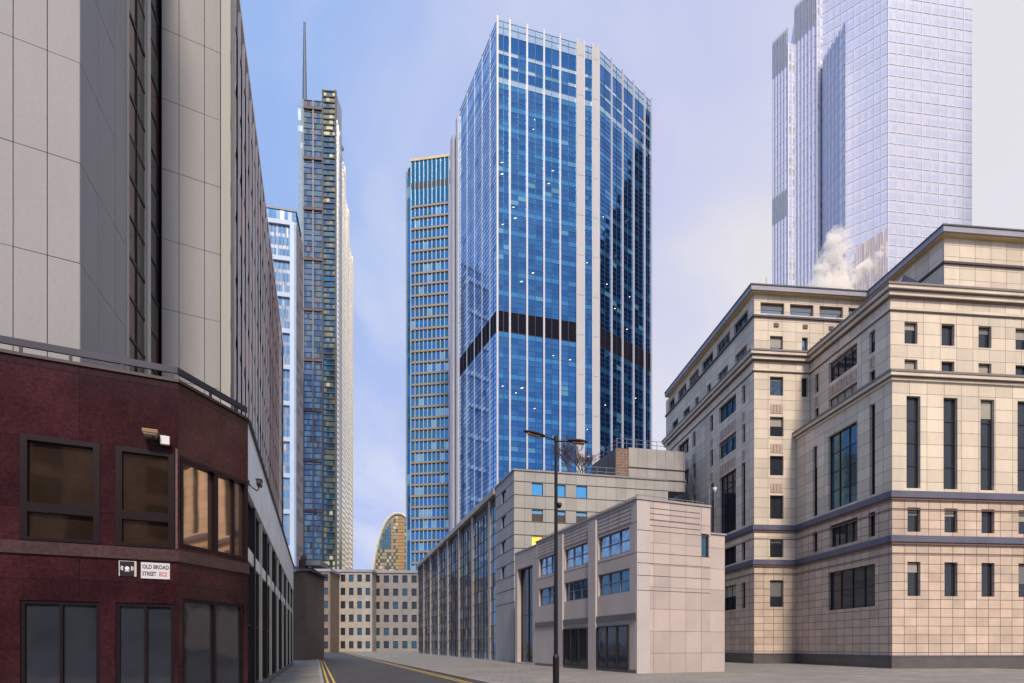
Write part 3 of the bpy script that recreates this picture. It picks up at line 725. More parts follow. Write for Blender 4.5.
def text_mesh(body, size, fc, u, z, n, name, m, parent, ext=.003, sx=1.0):
    cu = bpy.data.curves.new('lettering', 'FONT'); cu.body = body; cu.size = size; cu.extrude = ext; cu.align_x = 'LEFT'; cu.offset = size*.02
    tmp = bpy.data.objects.new('lettering_tmp', cu); COL.objects.link(tmp)
    dg = bpy.context.evaluated_depsgraph_get(); me = bpy.data.meshes.new_from_object(tmp.evaluated_get(dg)); bpy.data.objects.remove(tmp)
    b = MB(); vs = [v.co.copy() for v in me.vertices]
    for p in me.polygons: b.quad([fc.pt(u + vs[i].x*sx, z + vs[i].y, n + vs[i].z) for i in p.vertices])
    return b.build(name, m, parent)
def signs():
    u0, u1 = Ff.U(140.5), Ff.U(170.5); zt = Ff.Z(155, 562.3); h = .42
    t = thing('street_name_sign', Ff.pt((u0+u1)/2, zt-h, .02), 'white street name plate reading OLD BROAD STREET EC2 on the red granite', 'sign')
    b = MB(); b.fbox(Ff, u0, u1, zt-h, zt, .006, .02); b.build('plate', mat('sign_white', (.62,.60,.66), .4, vary=.04), t)
    Mk = mat('sign_black', (.015,.015,.02), .5); Mred = mat('sign_red', (.45,.05,.06), .5)
    text_mesh('OLD BROAD', .135, Ff, u0+.04, zt-.165, .0215, 'lettering', Mk, t, sx=.72)
    text_mesh('STREET', .135, Ff, u0+.04, zt-.335, .0215, 'lettering', Mk, t, sx=.66)
    text_mesh('EC2', .135, Ff, u1-.24, zt-.335, .0215, 'lettering', Mred, t, sx=.72)
    f = MB()
    for (a, b_, c, d) in ((u0,u1,zt-h,zt-h+.012),(u0,u1,zt-.012,zt),(u0,u0+.012,zt-h+.012,zt-.012),(u1-.012,u1,zt-h+.012,zt-.012)): f.fbox(Ff, a, b_, c, d, .02, .024)
    f.build('border', Mk, t)
    u0, u1 = Ff.U(120), Ff.U(134.5); zt = Ff.Z(127, 561.5); h = .36
    t = thing('emblem_plaque', Ff.pt((u0+u1)/2, zt-h, .02), 'small black plaque with a white emblem, left of the street name plate', 'plaque')
    b = MB(); b.fbox(Ff, u0, u1, zt-h, zt, .006, .022); b.build('plate', mat('plaque_black', (.015,.013,.02), .35), t)
    e = MB(); um, zm = (u0+u1)/2, zt-h*.46
    def ring(r0, r1, a0, a1, n=14):
        for i in range(n):
            p, q = a0+(a1-a0)*i/n, a0+(a1-a0)*(i+1)/n
            e.quad([Ff.pt(um+r0*math.cos(p), zm+r0*math.sin(p), .0235), Ff.pt(um+r1*math.cos(p), zm+r1*math.sin(p), .0235), Ff.pt(um+r1*math.cos(q), zm+r1*math.sin(q), .0235), Ff.pt(um+r0*math.cos(q), zm+r0*math.sin(q), .0235)])
    ring(.0, .048, 0, 2*math.pi); ring(.085, .105, R(150), R(210)); ring(.085, .105, R(-30), R(30)); ring(.115, .13, R(155), R(205)); ring(.115, .13, R(-25), R(25))
    e.fbox(Ff, um-.05, um+.05, zm-.075, zm-.055, .022, .024)
    e.build('emblem', mat('emblem_white', (.75,.7,.78), .5), t)
    f = MB()
    for (a, b_, c, d) in ((u0-.02,u0,zt-h,zt),(u1,u1+.045,zt-h,zt),(u0-.02,u1+.045,zt,zt+.012)): f.fbox(Ff, a, b_, c, d, .004, .026)
    f.build('frame', mat('plaque_frame', (.5,.48,.46), .4), t)
signs()

def wall_gear():
    # flood lamp (brown) and white box above the front window
    u = Ff.U(152); z = Ff.Z(152, 439)
    t = thing('floodlight', Ff.pt(u, z-.1, 0), 'bronze floodlight on an arm above the bay window of the red granite building', 'floodlight')
    b = MB(); b.fbox(Ff, u-.16, u+.18, z+.02, z+.12, .12, .40); b.build('lamp_head', mat('lamp_bronze', (.20,.12,.08), .4, .5), t, bevel=.015)
    b = MB(); b.fbox(Ff, u-.13, u+.15, z+.0, z+.019, .14, .38); b.build('lens', mat('lamp_lens', (.5,.42,.36), .2), t)
    b = MB(); b.tube(Ff.pt(u+.05,z-.08,.0), Ff.pt(u+.05,z-.08,.2), .022); b.tube(Ff.pt(u+.05,z-.08,.2), Ff.pt(u+.05,z+.03,.26), .022); b.fbox(Ff, u-.02, u+.12, z-.14, z-.02, 0, .03)
    b.build('bracket', M_dark, t)
    u = Ff.U(165.5); z = Ff.Z(165.5, 447)
    t = thing('alarm_box', Ff.pt(u, z, 0), 'small white box on a dark bracket beside the bronze floodlight', 'alarm box')
    b = MB(); b.fbox(Ff, u-.09, u+.11, z, z+.21, .12, .22); b.build('box', mat('box_white', (.68,.68,.72), .4), t, bevel=.012)
    b = MB(); b.fbox(Ff, u-.15, u+.02, z+.1, z+.26, .0, .119); b.build('bracket', M_dark, t)
wall_gear()

# ================================================================== PALE SHOPFRONT WING DOWN THE STREET
def shopfront():
    E = go(Pc, 318, 293.5); S = Face(Pc+Vector((-.02,.03)), E); TOP = 8.25
    t = thing('shopfront_block', (Pc.x-1, Pc.y+10, 0), 'low pale street frontage with a plain white frieze above tall mullioned glazing', 'building')
    Mw = mat('frieze_white', (.80,.80,.80), .4, .1, vary=.12, vscale=.9, tall=False)
    fz = 6.25
    b = MB(); nb = 8
    for i in range(nb): b.fbox(S, S.L*i/nb+.012, S.L*(i+1)/nb-.012, fz, TOP, -.3, 0)
    b.build('frieze', Mw, t)
    b = MB(); b.fbox(S, 0, S.L, TOP, TOP+.09, -.4, .08); b.build('coping', M_dark, t)
    b = MB(); b.fbox(S, 0, S.L, 0, TOP-.05, -1.2, -.42); b.build('body', mat('frontage_body', (.1,.1,.1), .8), t)
    b = MB(); b.fbox(S, 0, S.L, 0, .4, -.4, .0); b.build('plinth', mat('plinth_granite', (.10,.09,.10), .4), t)
    n = 14; step = S.L/n
    Mp = mat('frontage_post', (.52,.50,.46), .5, vary=.08)
    for i in range(n+1):
        p = MB(); u = min(max(i*step, .12), S.L-.12); p.fbox(S, u-.11, u+.11, .4, fz-.01, -.4, -.02); p.build('post', Mp if i % 2 == 0 else M_dark, t)
    for i in range(n):
        window(t, S, i*step+.12, (i+1)*step-.12, 4.7, fz-.02, .2, M_dark, random.choice([G_sky, G_teal, G_dark]), 1, 1, .05)
        window(t, S, i*step+.12, (i+1)*step-.12, .42, 4.3, .2, M_dark, G_dark, 1, 2, .05)
    b = MB()
    for i in range(n): b.fbox(S, i*step+.12, (i+1)*step-.12, 4.3, 4.7, -.3, -.06)
    b.build('transom_panel', Mw, t)
    # camera on a swan-neck
    u = .35; z = 1.7 + (646-485)*16.8/560
    c = thing('security_camera', S.pt(u, z-.25, 0), 'dark security camera on a curved arm at the start of the white frieze', 'security camera')
    b = MB(); pts = [S.pt(u-.2,z-.02,.0), S.pt(u-.2,z-.15,.12), S.pt(u-.1,z-.2,.22), S.pt(u+.0,z-.12,.26), S.pt(u,z,.26)]
    for a, d in zip(pts, pts[1:]): b.tube(a, d, .018, .018, 6)
    b.fbox(S, u-.27, u-.13, z-.08, z+.06, 0, .02); b.build('arm', M_dark, c)
    b = MB(); b.fbox(S, u-.12, u+.3, z-.0, z+.14, .20, .34); b.build('housing', mat('camera_grey', (.08,.08,.09), .4), c, bevel=.02)
    b = MB(); b.fbox(S, u-.15, u-.12, z+.02, z+.12, .22, .32); b.build('lens', M_dark, c)
    b = MB(); b.fbox(S, u-.16, u+.25, z+.145, z+.165, .18, .36); b.build('sunshield', mat('camera_shield', (.12,.12,.13), .4), c)
shopfront()

# ================================================================== GREY PANEL BUILDING (middle)
def grey_building():
    P0 = ray(514, 55); E = go(P0, 335, 417.5); Pn = go(P0, 335, 495.5); Q = go(P0, 3050, 668)
    t = thing('grey_panel_building', (P0.x+6, P0.y+10, 0), 'grey panelled low office with dark joint lines and long glazed wing below the blue tower', 'office building')
    TOP = 1.7 + (646-470.3)*55/560
    Mp = mat('grey_panels', (.35,.35,.345), .6, vary=.08, vscale=.5, fine=.03, joints=(1.07,30,.014,(.10,.10,.10),0.0))
    Mj = mat('panel_joint', (.045,.045,.05), .7)
    Ff_, Fs = Face(P0, Q), Face(Pn, P0)
    ys = [481, 494.5, 507.7, 520.9, 534.5, 548, 561.5, 575, 588.5, 602]
    zj = [1.7 + (646-y)*55/560 for y in ys]
    hf, hs = [], []
    for r_, (i, j) in enumerate(((0,1),(2,3),(4,5),(6,7))):
        for xa, xb in ((531.8,543),(557,565.5),(576.3,587.3)): hf.append((Ff_.U(xa), Ff_.U(xb), zj[j]+.06, zj[i]-.06, r_, xa))
        hs.append((Fs.U(501.5), Fs.U(506), zj[j]+.06, zj[i]-.06, r_, 0))
    for fc, hl in ((Ff_, hf), (Fs, hs)):
        w = MB(); w.wall(fc, 0, fc.L, 0, TOP, [h[:4] for h in hl], .22)
        w.build('wall', Mp, t)
        for k, z in enumerate(zj):
            jm = MB(); jm.fbox(fc, 0, fc.L, z-.045, z+.045, -.02, .006); jm.build('joint_line', Mj, t)
    Glb = glass('sky_blue_window', (.10,.42,.85), .7, .08); Gbr = glass('brown_window', (.10,.075,.06), .4, .1)
    Gy = mat('lit_window', (.8,.5,.1), .4, vary=.35, vscale=2.5, emit=(1.0,.62,.08), estr=.75)
    for h in hf:
        gm = Glb if h[4] == 0 else (Gy if (h[4] == 2 and h[5] < 540) else (Gbr if h[4] == 1 else G_dark))
        window(t, Ff_, *h[:4], .2, M_frame, gm, 1, 1, .04, blind=(.35, mat('blue_blind', (.12,.34,.62), .6)) if h[4]==1 else None)
    for h in hs: window(t, Fs, *h[:4], .2, M_frame, G_teal, 1, 1, .05)
    poly = [P0, Q, Q+Vector((0,20)), go(P0, 335, 480)+Vector((14,8)), go(P0,335,470)]
    core = MB(); core.prism(inset(poly, .35), 0, TOP-.1); core.build('core', M_roof, t)
    core = MB(); core.prism([go(P0,335,494.5)+Vector((1.2,1)), go(P0,335,494.5)+Vector((9,1)), E+Vector((9,0)), E+Vector((1.6,0))], 0, TOP-.2); core.build('wing_body', M_roof, t)
    par = MB(); par.ledge([E, Pn, P0, Q], TOP, TOP+.16, .10, .4); par.build('parapet', mat('parapet_grey', (.24,.24,.25), .5), t)
    # glazed wing with deep canopy
    Fw = Face(E, Pn); L = Fw.L
    cn = MB(); cn.fbox(Fw, 0, L, TOP-.65, TOP-.02, -1.1, .25); cn.build('canopy', mat('canopy_stone', (.34,.32,.31), .6, joints=(2.6,5,.02,(.08,.08,.08),0)), t)
    cn = MB(); cn.fbox(Fw, 0, L, TOP-1.9, TOP-.65, -1.1, -.5); cn.build('canopy_recess', M_dark, t)
    Gw = [glass('wing_blue', (.07,.20,.38), .7, .07), glass('wing_teal', (.14,.28,.36), .65, .1), glass('wing_dark', (.03,.05,.08), .5, .08), glass('wing_pale', (.45,.50,.50), .5, .15)]
    nb = 22; dz = 1.45
    for i in range(nb):
        ua, ub = L*i/nb, L*(i+1)/nb
        m = MB(); rows = []; z = TOP-1.9
        while z > .3: rows.append((max(z-dz, 0), z, 'n')); z -= dz
        cells(m, Fw, [ua, (ua+ub)/2, ub], rows, lambda k: random.choices([0,1,2,3],[5,4,2,2 if i < 9 else .7])[0], n=-.12)
        o = m.build('glazed_bay', Gw, t)
        f = MB()
        for (a, b, k) in rows: f.fbox(Fw, ua, ub, a-.04, a+.04, -.12, -.08)
        f.fbox(Fw, ua-.06, ua+.06, .3, TOP-1.9, -.12, -.02); f.fbox(Fw, (ua+ub)/2-.03, (ua+ub)/2+.03, .3, TOP-1.9, -.12, -.07)
        f.build('glazing_bars', M_frame, o)
    for i in range(0, nb+1, 3):
        u = L*i/nb; f = MB(); f.fbox(Fw, max(u-.4,0), min(u+.4,L-.02), 0, TOP-.66, -.5, .0); f.build('column', mat('wing_column', (.36,.31,.28), .6), t)
    # rooftop block
    B0 = ray(615.8, 60); B1 = go(B0, 3050, 628.5); B2 = go(B0, 3050, 668); Bs = go(B0, 350, 592)
    RT = 1.7 + (646-446.5)*60/560
    b = MB(); f = Face(B0, B1); b.fbox(f, 0, f.L, TOP-.3, RT-.2, -1, 0); b.build('brick_bay', mat('mixed_brick', (.20,.13,.10), .85, vary=.3, vscale=2, joints=(.6,.3,.02,(.30,.27,.25),.5)), t)
    b = MB(); f = Face(B1, B2); b.fbox(f, .005, f.L+2, TOP-.3, RT, -8, .05)
    for zc in (19.75, 20.9): b.fbox(f, 0, f.L+2, zc, zc+.1, .05, .12, 1)
    b.build('rooftop_block', [mat('rooftop_panels', (.33,.32,.32), .6, joints=(1.08,9,.015,(.10,.10,.10),0)), Mj], t)
    b = MB(); f = Face(Bs, B0); b.fbox(f, 0, f.L, TOP-.3, RT-.1, -6, 0); b.build('rooftop_side', mat('dark_cladding', (.075,.075,.08), .6, joints=(.5,9,.01,(.03,.03,.03),0)), t)
    def rail(fc, u0, u1, z, nm, n=0, h=1.0, k=1.3):
        r = MB()
        for q in (h, h*.55): r.tube(fc.pt(u0,z+q,n), fc.pt(u1,z+q,n), .03, .03, 5)
        c = int((u1-u0)/k)+1
        for i in range(c+1): u = u0+(u1-u0)*i/c; r.tube(fc.pt(u,z,n), fc.pt(u,z+h,n), .03, .03, 5)
        r.build(nm, M_rail, t)
    rail(Ff_, Ff_.U(590), Ff_.U(618), TOP+.1, 'guard_rail', -.6)
    rail(Ff_, Ff_.U(517), Ff_.U(589), TOP+.1, 'guard_rail', -2.5, .8)
    rail(Face(B0, B2), .2, Face(B0,B2).L, RT, 'guard_rail', -.3)
    rail(Face(Bs, B0), .2, Face(Bs,B0).L-.2, RT-.1, 'guard_rail', -.3)
    # bare tree on the roof terrace
    def tree(x, Y, hgt, label):
        q = ray(x, Y); tt = thing('bare_tree', (q.x, q.y, TOP+.1), label, 'tree', 'bare trees on the roof terrace')
        tr = MB(); tr.tube((q.x,q.y,TOP-.2), (q.x+.03,q.y,TOP+hgt*.25), .11, .08, 7); tr.build('trunk', mat('bark', (.06,.045,.04), .9), tt)
        br = MB()
        def grow(p, d, l, r, dep):
            e = p + d*l; br.tube(p, e, r, r*.62, 5, caps=False)
            if dep == 0: return
            for _ in range(random.choice([3,3,4]) if dep > 1 else 4):
                nd_ = (d + Vector((random.uniform(-1,1), random.uniform(-1,1), random.uniform(-.25,.7)))*.78).normalized()
                grow(p + d*l*random.uniform(.45,1), nd_, l*random.uniform(.6,.82), r*.62, dep-1)
        base = Vector((q.x+.03,q.y,TOP+hgt*.22))
        for _ in range(4): grow(base, Vector((random.uniform(-.6,.6), random.uniform(-.5,.5), 1)).normalized(), hgt*.30, .06, 4)
        br.build('crown', mat('twigs', (.09,.06,.06), .9), tt)
    tree(569, 60, 5.6, 'bare dark tree on the roof terrace, directly right of the street lamp pole')
    tree(582, 62, 5.0, 'bare tree on the roof terrace in front of the pale tower column')
grey_building()

# ================================================================== PINK STONE BUILDING (near, middle right)
def pink_building():
    P0 = ray(637, 32); Vs, Vf = 300, 1900
    TOP = 1.7 + (646-499)*32/560
    E = go(P0, Vs, 536); E2 = go(P0, Vs, 515); Q = go(P0, Vf, 710.5); Q2 = go(P0, Vf, 725.5)
    t = thing('pink_stone_building', (P0.x+3, P0.y+6, 0), 'low pinkish stone building with grooved panels and blue windows before the grey one', 'building')
    Mf = mat('pink_stone', (.45,.385,.37), .65, vary=.09, vscale=.5, fine=.03, joints=(1.15,1.28,.012,(.14,.10,.11),0))
    Ms = mat('pink_stone_plain', (.46,.42,.42), .65, vary=.09, vscale=.5, fine=.03)
    Mj = mat('pink_joint', (.10,.075,.09), .8)
    F, S = Face(P0, Q), Face(E, P0)
    zt = lambda x, y: S.Z(x, y)
    # side openings
    def sz(y_at_corner): return 1.7 + (646-y_at_corner)*32/560
    w1, w2 = sz(523.5), sz(549); g0, g1 = sz(520), sz(503.5)
    hs = [(S.U(598), S.U(629.5), w2, w1, 3, 2), (S.U(564.5), S.U(588.5), w2, w1, 3, 2), (S.U(539), S.U(556.5), w2, w1, 3, 2)]
    hs2 = [(S.U(598), S.U(629.5), sz(590), sz(566), 3, 2), (S.U(564.5), S.U(588.5), sz(590), sz(566), 3, 2), (S.U(539), S.U(556.5), sz(590), sz(566), 2, 2)]
    w = MB(); w.wall(S, 0, S.L, 0, TOP, [h[:4] for h in hs+hs2], .25); w.build('wall', Ms, t)
    gr = MB()
    for xa, xb in ((598,631),(564,589),(539,557)):
        ua, ub = S.U(xa), S.U(xb)
        for q in range(5): z = g0 + (g1-g0)*q/4; gr.fbox(S, ua, ub, z-.018, z+.018, -.01, .006)
        for q in range(4): u = ua + (ub-ua)*q/3; gr.fbox(S, u-.012, u+.012, g0, g1, -.01, .007)
    for y in (521.5, 552.5): gr.fbox(S, 0, S.L, sz(y)-.02, sz(y)+.02, -.01, .005)
    gr.build('grooves', Mj, t)
    Gp = [glass('strip_blue', (.30,.46,.60), .75, .05, vary=.5, vscale=1.5), glass('strip_teal', (.10,.20,.27), .6, .07, vscale=1.2)]
    Mfr2 = mat('strip_frame', (.16,.15,.20), .5)
    for h in hs: window(t, S, *h[:4], .22, Mfr2, Gp[0], h[4], h[5], .08)
    for h in hs2: window(t, S, *h[:4], .22, Mfr2, Gp[1], h[4], h[5], .08)
    for xa, xb in ((598,629.5),(564.5,588.5)): window(t, S, S.U(xa), S.U(xb), .35, 2.95, -.04, M_frame, G_dark, 3, 1, .09, name='shop_window')
    b = MB(); b.fbox(S, 0, S.L, .0, .33, 0, .07); b.fbox(S, 0, S.L, 3.25, 3.6, 0, .08); b.build('plinth', mat('plinth_dark', (.12,.11,.12), .5), t)
    for xa, xb in ((589.5, 597), (557.3, 563.8)):
        p = MB(); p.fbox(S, S.U(xa), S.U(xb), 0, TOP-.25, 0, .12); p.build('pilaster', Ms, t)
    # front
    hf = [(F.U(701.5), F.U(709), 1.7+(646-556)*33.4/560, 1.7+(646-532.5)*33.4/560)]
    w = MB(); w.wall(F, F.U(650), F.L, 0, TOP-.0, hf + [], .2); w.build('wall', Mf, t)
    w = MB(); w.fbox(F, .0, F.U(650)-.003, 0, TOP, -.3, .0); w.build('corner_pier', Ms, t)
    window(t, F, *hf[0], .18, M_frame, G_teal, 1, 1, .05)
    gr = MB()
    for y in (506.5, 512, 518, 524): z = sz(y); gr.fbox(F, F.U(650), F.U(700), z-.022, z+.022, -.01, .006)
    for y in (529.5, 552, 562.5, 575, 590): z = sz(y); gr.fbox(F, 0, F.L, z-.018, z+.018, -.01, .005)
    gr.build('grooves', Mj, t)
    core = MB(); core.prism(inset([E, P0, Q, Q+Vector((2,9)), E+Vector((9,3))], .3), 0, TOP-.08); core.build('core', M_roof, t)
    cp = MB(); cp.ledge([E, P0, Q], TOP, TOP+.12, .07, .35); cp.build('coping', mat('pink_coping', (.33,.30,.31), .6), t)
    # lower wings
    F2 = Face(Q, Q2); z2 = 1.7 + (646-534)*Q.y/560
    w = MB(); w.fbox(F2, 0, F2.L, 0, z2, -6, -.05); w.build('side_wing', Mf, t)
    c = MB(); c.fbox(F2, 0, F2.L+.06, z2, z2+.1, -6, .03); c.build('wing_coping', mat('pink_coping', (.3,.3,.3)), t)
    S2 = Face(E2, E); z3 = 1.7 + (646-545.5)*E.y/560
    w = MB(); h2 = (S2.L*.12, S2.L*.85, .3, 1.7+(646-563)*E.y/560); w.wall(S2, 0, S2.L, 0, z3, [h2], .5); w.fbox(S2, 0, S2.L, 0, z3-.05, -6, -.55); w.build('end_wing', Ms, t)
    window(t, S2, *h2, .45, M_frame, G_dark, 2, 2, .08)
    c = MB(); c.fbox(S2, 0, S2.L, z3, z3+.1, -6, .05)
    for q in range(3): c.fbox(S2, 0, S2.L, z3-.35-.28*q, z3-.32-.28*q, -.01, .006)
    c.build('wing_coping', mat('pink_coping', (.3,.3,.3)), t)
    r = MB()
    for fc, L in ((S, S.L), (F, F.L)):
        r.tube(fc.pt(.2,TOP+.35,-.3), fc.pt(L-.3,TOP+.35,-.3), .018, .018, 5)
        k = int(L/1.1)
        for i in range(k+1): u = .2+(L-.5)*i/k; r.tube(fc.pt(u,TOP,-.3), fc.pt(u,TOP+.35,-.3), .018, .018, 5)
    r.build('guard_rail', M_rail, t)
    q = F.U(719) if False else None
    dm = thing('dome_camera', Q.to_tuple() + (TOP+.12,), 'tiny white dome camera on the right roof corner of the pink building', 'security camera')
    b = MB(); b.tube((Q.x,Q.y+.2,TOP+.1),(Q.x,Q.y+.2,TOP+1.2),.02,.02,6); b.tube((Q.x,Q.y+.2,TOP+1.2),(Q.x+.3,Q.y+.1,TOP+1.25),.02,.02,6); b.build('bracket', M_rail, dm)
    b = MB(); b.tube((Q.x+.3,Q.y+.1,TOP+1.0),(Q.x+.3,Q.y+.1,TOP+1.14),.05,.12,10); b.tube((Q.x+.3,Q.y+.1,TOP+1.14),(Q.x+.3,Q.y+.1,TOP+1.24),.12,.10,10); b.build('dome', mat('dome_white', (.75,.75,.75), .3), dm)
pink_building()

# ================================================================== LIMESTONE BUILDING (right)
def stone_building():
    C0 = ray(754, 50); V1, V2 = 465, 6350
    A = go(C0, V1, 666); Iu = go(C0, V2, 810); Il = go(C0, V2, 796); Ia = go(C0, V2, 869)
    Ou = go(Iu, V1, 890.3); Ol = go(Il, V1, 892); Oa = go(Ia, V1, 944)
    Ru = go(Ou, V2, 1120); Rl = go(Ol, V2, 1120); Ra = go(Oa, V2, 1120)
    t = thing('limestone_building', (C0.x+6, C0.y+6, 0), 'beige limestone office building with moulded cornices and a projecting right wing', 'office building')
    S, Fm, Su, Fu, Sl, Fl, Sa, Fa = Face(A,C0), Face(C0,Ia), Face(Iu,Ou), Face(Ou,Ru), Face(Il,Ol), Face(Ol,Rl), Face(Ia,Oa), Face(Oa,Ra)
    TOP = 33.1; zC1, zC0 = 27.85, 26.35; zL1, zL0 = 12.55, 12.0; zM1, zM0 = 9.45, 8.9; zI = 20.75
    W0, W1, W2, W3, W4, W5, W6, W7 = (31.45,32.45), (27.95,29.5), (24.15,25.85), (20.5,22.25), (17.0,18.75), (13.1,15.2), (9.65,11.3), (5.2,7.6)
    dep = .32
    def hol(fc, xa, xb, zz_): return (fc.U(xa), fc.U(xb), zz_[0], zz_[1])
    # --- street side
    hS = []; add_ = lambda L, fc, xa, xb, zz_, c=1, r=1, g=G_dark: L.append((*hol(fc, xa, xb, zz_), c, r, g))
    for xa, xb, c in ((733.7,747.8,3),(717,729.8,3),(702,713,3),(689,698.8,3),(677.8,686.4,3),(669,674.5,2)): add_(hS, S, xa, xb, W0, c, 1, G_teal)
    for xa, xb, c in ((735,746.8,2),(717.8,727.8,2),(707,710.7,1),(695,698.5,1),(683,689.7,2),(672,678,2)): add_(hS, S, xa, xb, (27.95,29.4), c, 1, G_teal)
    for rows_, tall in (((W2,),0), ((W3,),0)):
        for z_ in rows_:
            for xa, xb, c in ((742,745.2,1),(719,736,3),(710,713,1),(692.5,695.4,1),(678,688.8,3),(672.3,674.2,1)): add_(hS, S, xa, xb, z_, c, 1, random.choice([G_dark, G_teal]))
    add_(hS, S, 719.5, 736, (12.8,18.7), 3, 4, G_dark); add_(hS, S, 741.5, 745.2, (12.8,18.7), 1, 3); add_(hS, S, 710.5, 713.8, (12.8,18.7), 1, 3)
    for z_ in (W4, W5):
        for xa, xb, c in ((692.5,695.4,1),(678,688.8,3),(672.3,674.2,1)): add_(hS, S, xa, xb, z_, c)
    for z_ in (W6, W7):
        for xa, xb, c in ((741.5,745.2,1),(719.5,736,3),(710.5,713.8,1),(692.5,695.4,1),(678,688.8,3),(672.3,674.2,1)): add_(hS, S, xa, xb, z_, c)
    # --- main front
    hF = []
    for xa, xb in ((760.5,784.2),(790,813.5),(819.5,843),(848.5,859)): add_(hF, Fm, xa, xb, W0, 1, 1, G_sky)
    for xa, xb in ((770,783),(802,807.8),(820,831),(846,858)): add_(hF, Fm, xa, xb, W1, 1, 1, G_sky)
    add_(hF, Fm, 770, 783.3, W2, 1, 1, G_sky); add_(hF, Fm, 801.6, 807.8, W2)
    for i, z_ in enumerate((W3, W4, W5, W6, W7)): add_(hF, Fm, 770, 783.5, z_, 1, 1, G_dark)
    # --- wings
    hU, hFu, hL, hFl, hA = [], [], [], [], []
    add_(hU, Su, 814.5, 818.5, (24.1,25.8)); add_(hU, Su, 828.7, 857, (24.1,25.85), 4, 1, G_dark); add_(hU, Su, 869, 875, (24.1,25.8), 1, 1, G_teal)
    add_(hU, Su, 828.7, 857, (21.0,22.75), 4); add_(hU, Su, 869, 875, (21.0,22.75)); add_(hU, Su, 814.5, 818.5, (21.0,22.75))
    add_(hL, Sl, 812.7, 817.3, (12.75,18.7), 1, 3); add_(hL, Sl, 828, 857, (12.75,18.85), 3, 4, G_teal); add_(hL, Sl, 869.5, 875, (12.75,19.4), 1, 4)
    add_(hL, Sl, 812.7, 817.3, (9.7,11.4)); add_(hL, Sl, 830, 857.5, (9.7,11.5), 4, 1, G_dark); add_(hL, Sl, 868.5, 875, (9.7,11.5))
    add_(hL, Sl, 828, 875, (4.6,7.7), 4, 2, G_dark)
    for k in range(5):
        x0 = 904.5 + k*37; x1 = x0 + 13
        for z_ in ((23.9,25.5),(21.0,22.75)): add_(hFu, Fu, x0, x1, z_)
        add_(hFl, Fl, x0+2, x1+3, (12.75,19.2), 1, 4); add_(hFl, Fl, x0+3, x1+3, (9.7,11.4)); add_(hFl, Fl, x0+3, x1+3, (5.2,7.6))
    for fc, hl, z0, z1, z1_ in ((S,hS,zM0,TOP,1),(Fm,hF,zM0,TOP,1),(Su,hU,zI,zC1,1),(Fu,hFu,zI,zC1,1),(Sl,hL,zL0,zI,1),(Fl,hFl,zL0,zI,1),(Sa,hA,zC1,TOP,1),(Fa,[],zC1,TOP,1)):
        hh = [h[:4] for h in hl if h[2] > (z0 - 3)]
        w = MB(); w.wall(fc, 0, fc.L, z0, z1, hh, dep); w.build('wall', M_beige, t)
    for fc, hl, z0 in ((S,hS,0),(Fm,hF,0),(Sl,hL,0),(Fl,hFl,0)):
        zt = zL0 if fc in (Sl, Fl) else zM0
        hh = [h[:4] for h in hl if h[2] < zt]
        w = MB(); w.wall(fc, 0, fc.L, z0, zt, hh, dep); w.build('base_wall', M_pinkst, t)
    for fc, hl in ((S,hS),(Fm,hF),(Su,hU),(Fu,hFu),(Sl,hL),(Fl,hFl)):
        for h in hl:
            bl = (random.choice([.2,.4,.55]), M_blindm) if (fc is Fm and h[2] > 31) else None
            if fc is Fm and h[2] > 31: bl = (.55, M_blindm)
            elif random.random() < .38: bl = (random.choice([.2,.3,.45,.6]), random.choice([M_blindm, mat('cream_blind', (.34,.32,.28), .8)]))
            window(t, fc, *h[:4], dep-.02, M_frame, h[6], h[4], h[5], .07, blind=bl)
    # body behind the walls
    big = [A, C0, Ia, Oa, Ra, Ra+Vector((0,25)), A+Vector((9,22))]
    c = MB(); c.prism(inset(big, .5), 0, TOP-.05); c.build('core', M_roof, t)
    c = MB(); c.prism(inset([Iu, Ou, Ru, Ru+Vector((0,8)), Iu+Vector((2,3))], .5), 0, zC1-.1); c.build('wing_core', M_roof, t)
    c = MB(); c.prism(inset([Il, Ol, Rl, Rl+Vector((0,8)), Il+Vector((3,3))], .45), 0, zI-.1); c.build('wing_core', M_roof, t)
    # mouldings
    def mould(pts, z0, z1, proj, m, nm='cornice', back=.06):
        b = MB(); b.ledge(pts, z0, z1, proj, back); b.build(nm, m, t)
    mainl = [A, C0, Iu, Ou, Ru]
    Mdk = mat('dark_trim', (.16,.10,.09), .8, vary=.2)  # plain dark colour for strips below mouldings, panel ribs and vents
    mould(mainl, zC1-.02, zC1+.13, .62, mat('cornice_lead', (.20,.17,.17), .6), back=.5)
    mould(mainl, zC1-.26, zC1-.02, .55, M_beige_s); mould(mainl, zC1-.34, zC1-.26, .40, Mdk); mould(mainl, zC1-.62, zC1-.34, .32, M_beige_s)
    mould(mainl, zC1-.70, zC1-.62, .20, Mdk); mould(mainl, zC0-.08, zC0+.12, .14, M_beige_s); mould(mainl, zC0-.14, zC0-.08, .10, Mdk)
    eav = [A, C0, Ia, Oa, Ra]
    mould([go(C0,V1,669), C0, Ia, Oa, Ra], TOP, TOP+.08, .42, M_soffit, 'soffit', .6); mould([go(C0,V1,669), C0, Ia, Oa, Ra], TOP+.08, TOP+.50, .55, M_fascia, 'eaves', .6)
    mould([go(C0,V1,669), C0, Ia, Oa, Ra], TOP+.50, TOP+.60, .62, mat('eaves_top', (.10,.10,.12), .5), 'eaves_cap', .6)
    mould(eav, 31.08, 31.24, .16, mat('attic_ledge', (.07,.05,.07), .6), 'attic_ledge')
    lw = [Il, Ol, Rl]
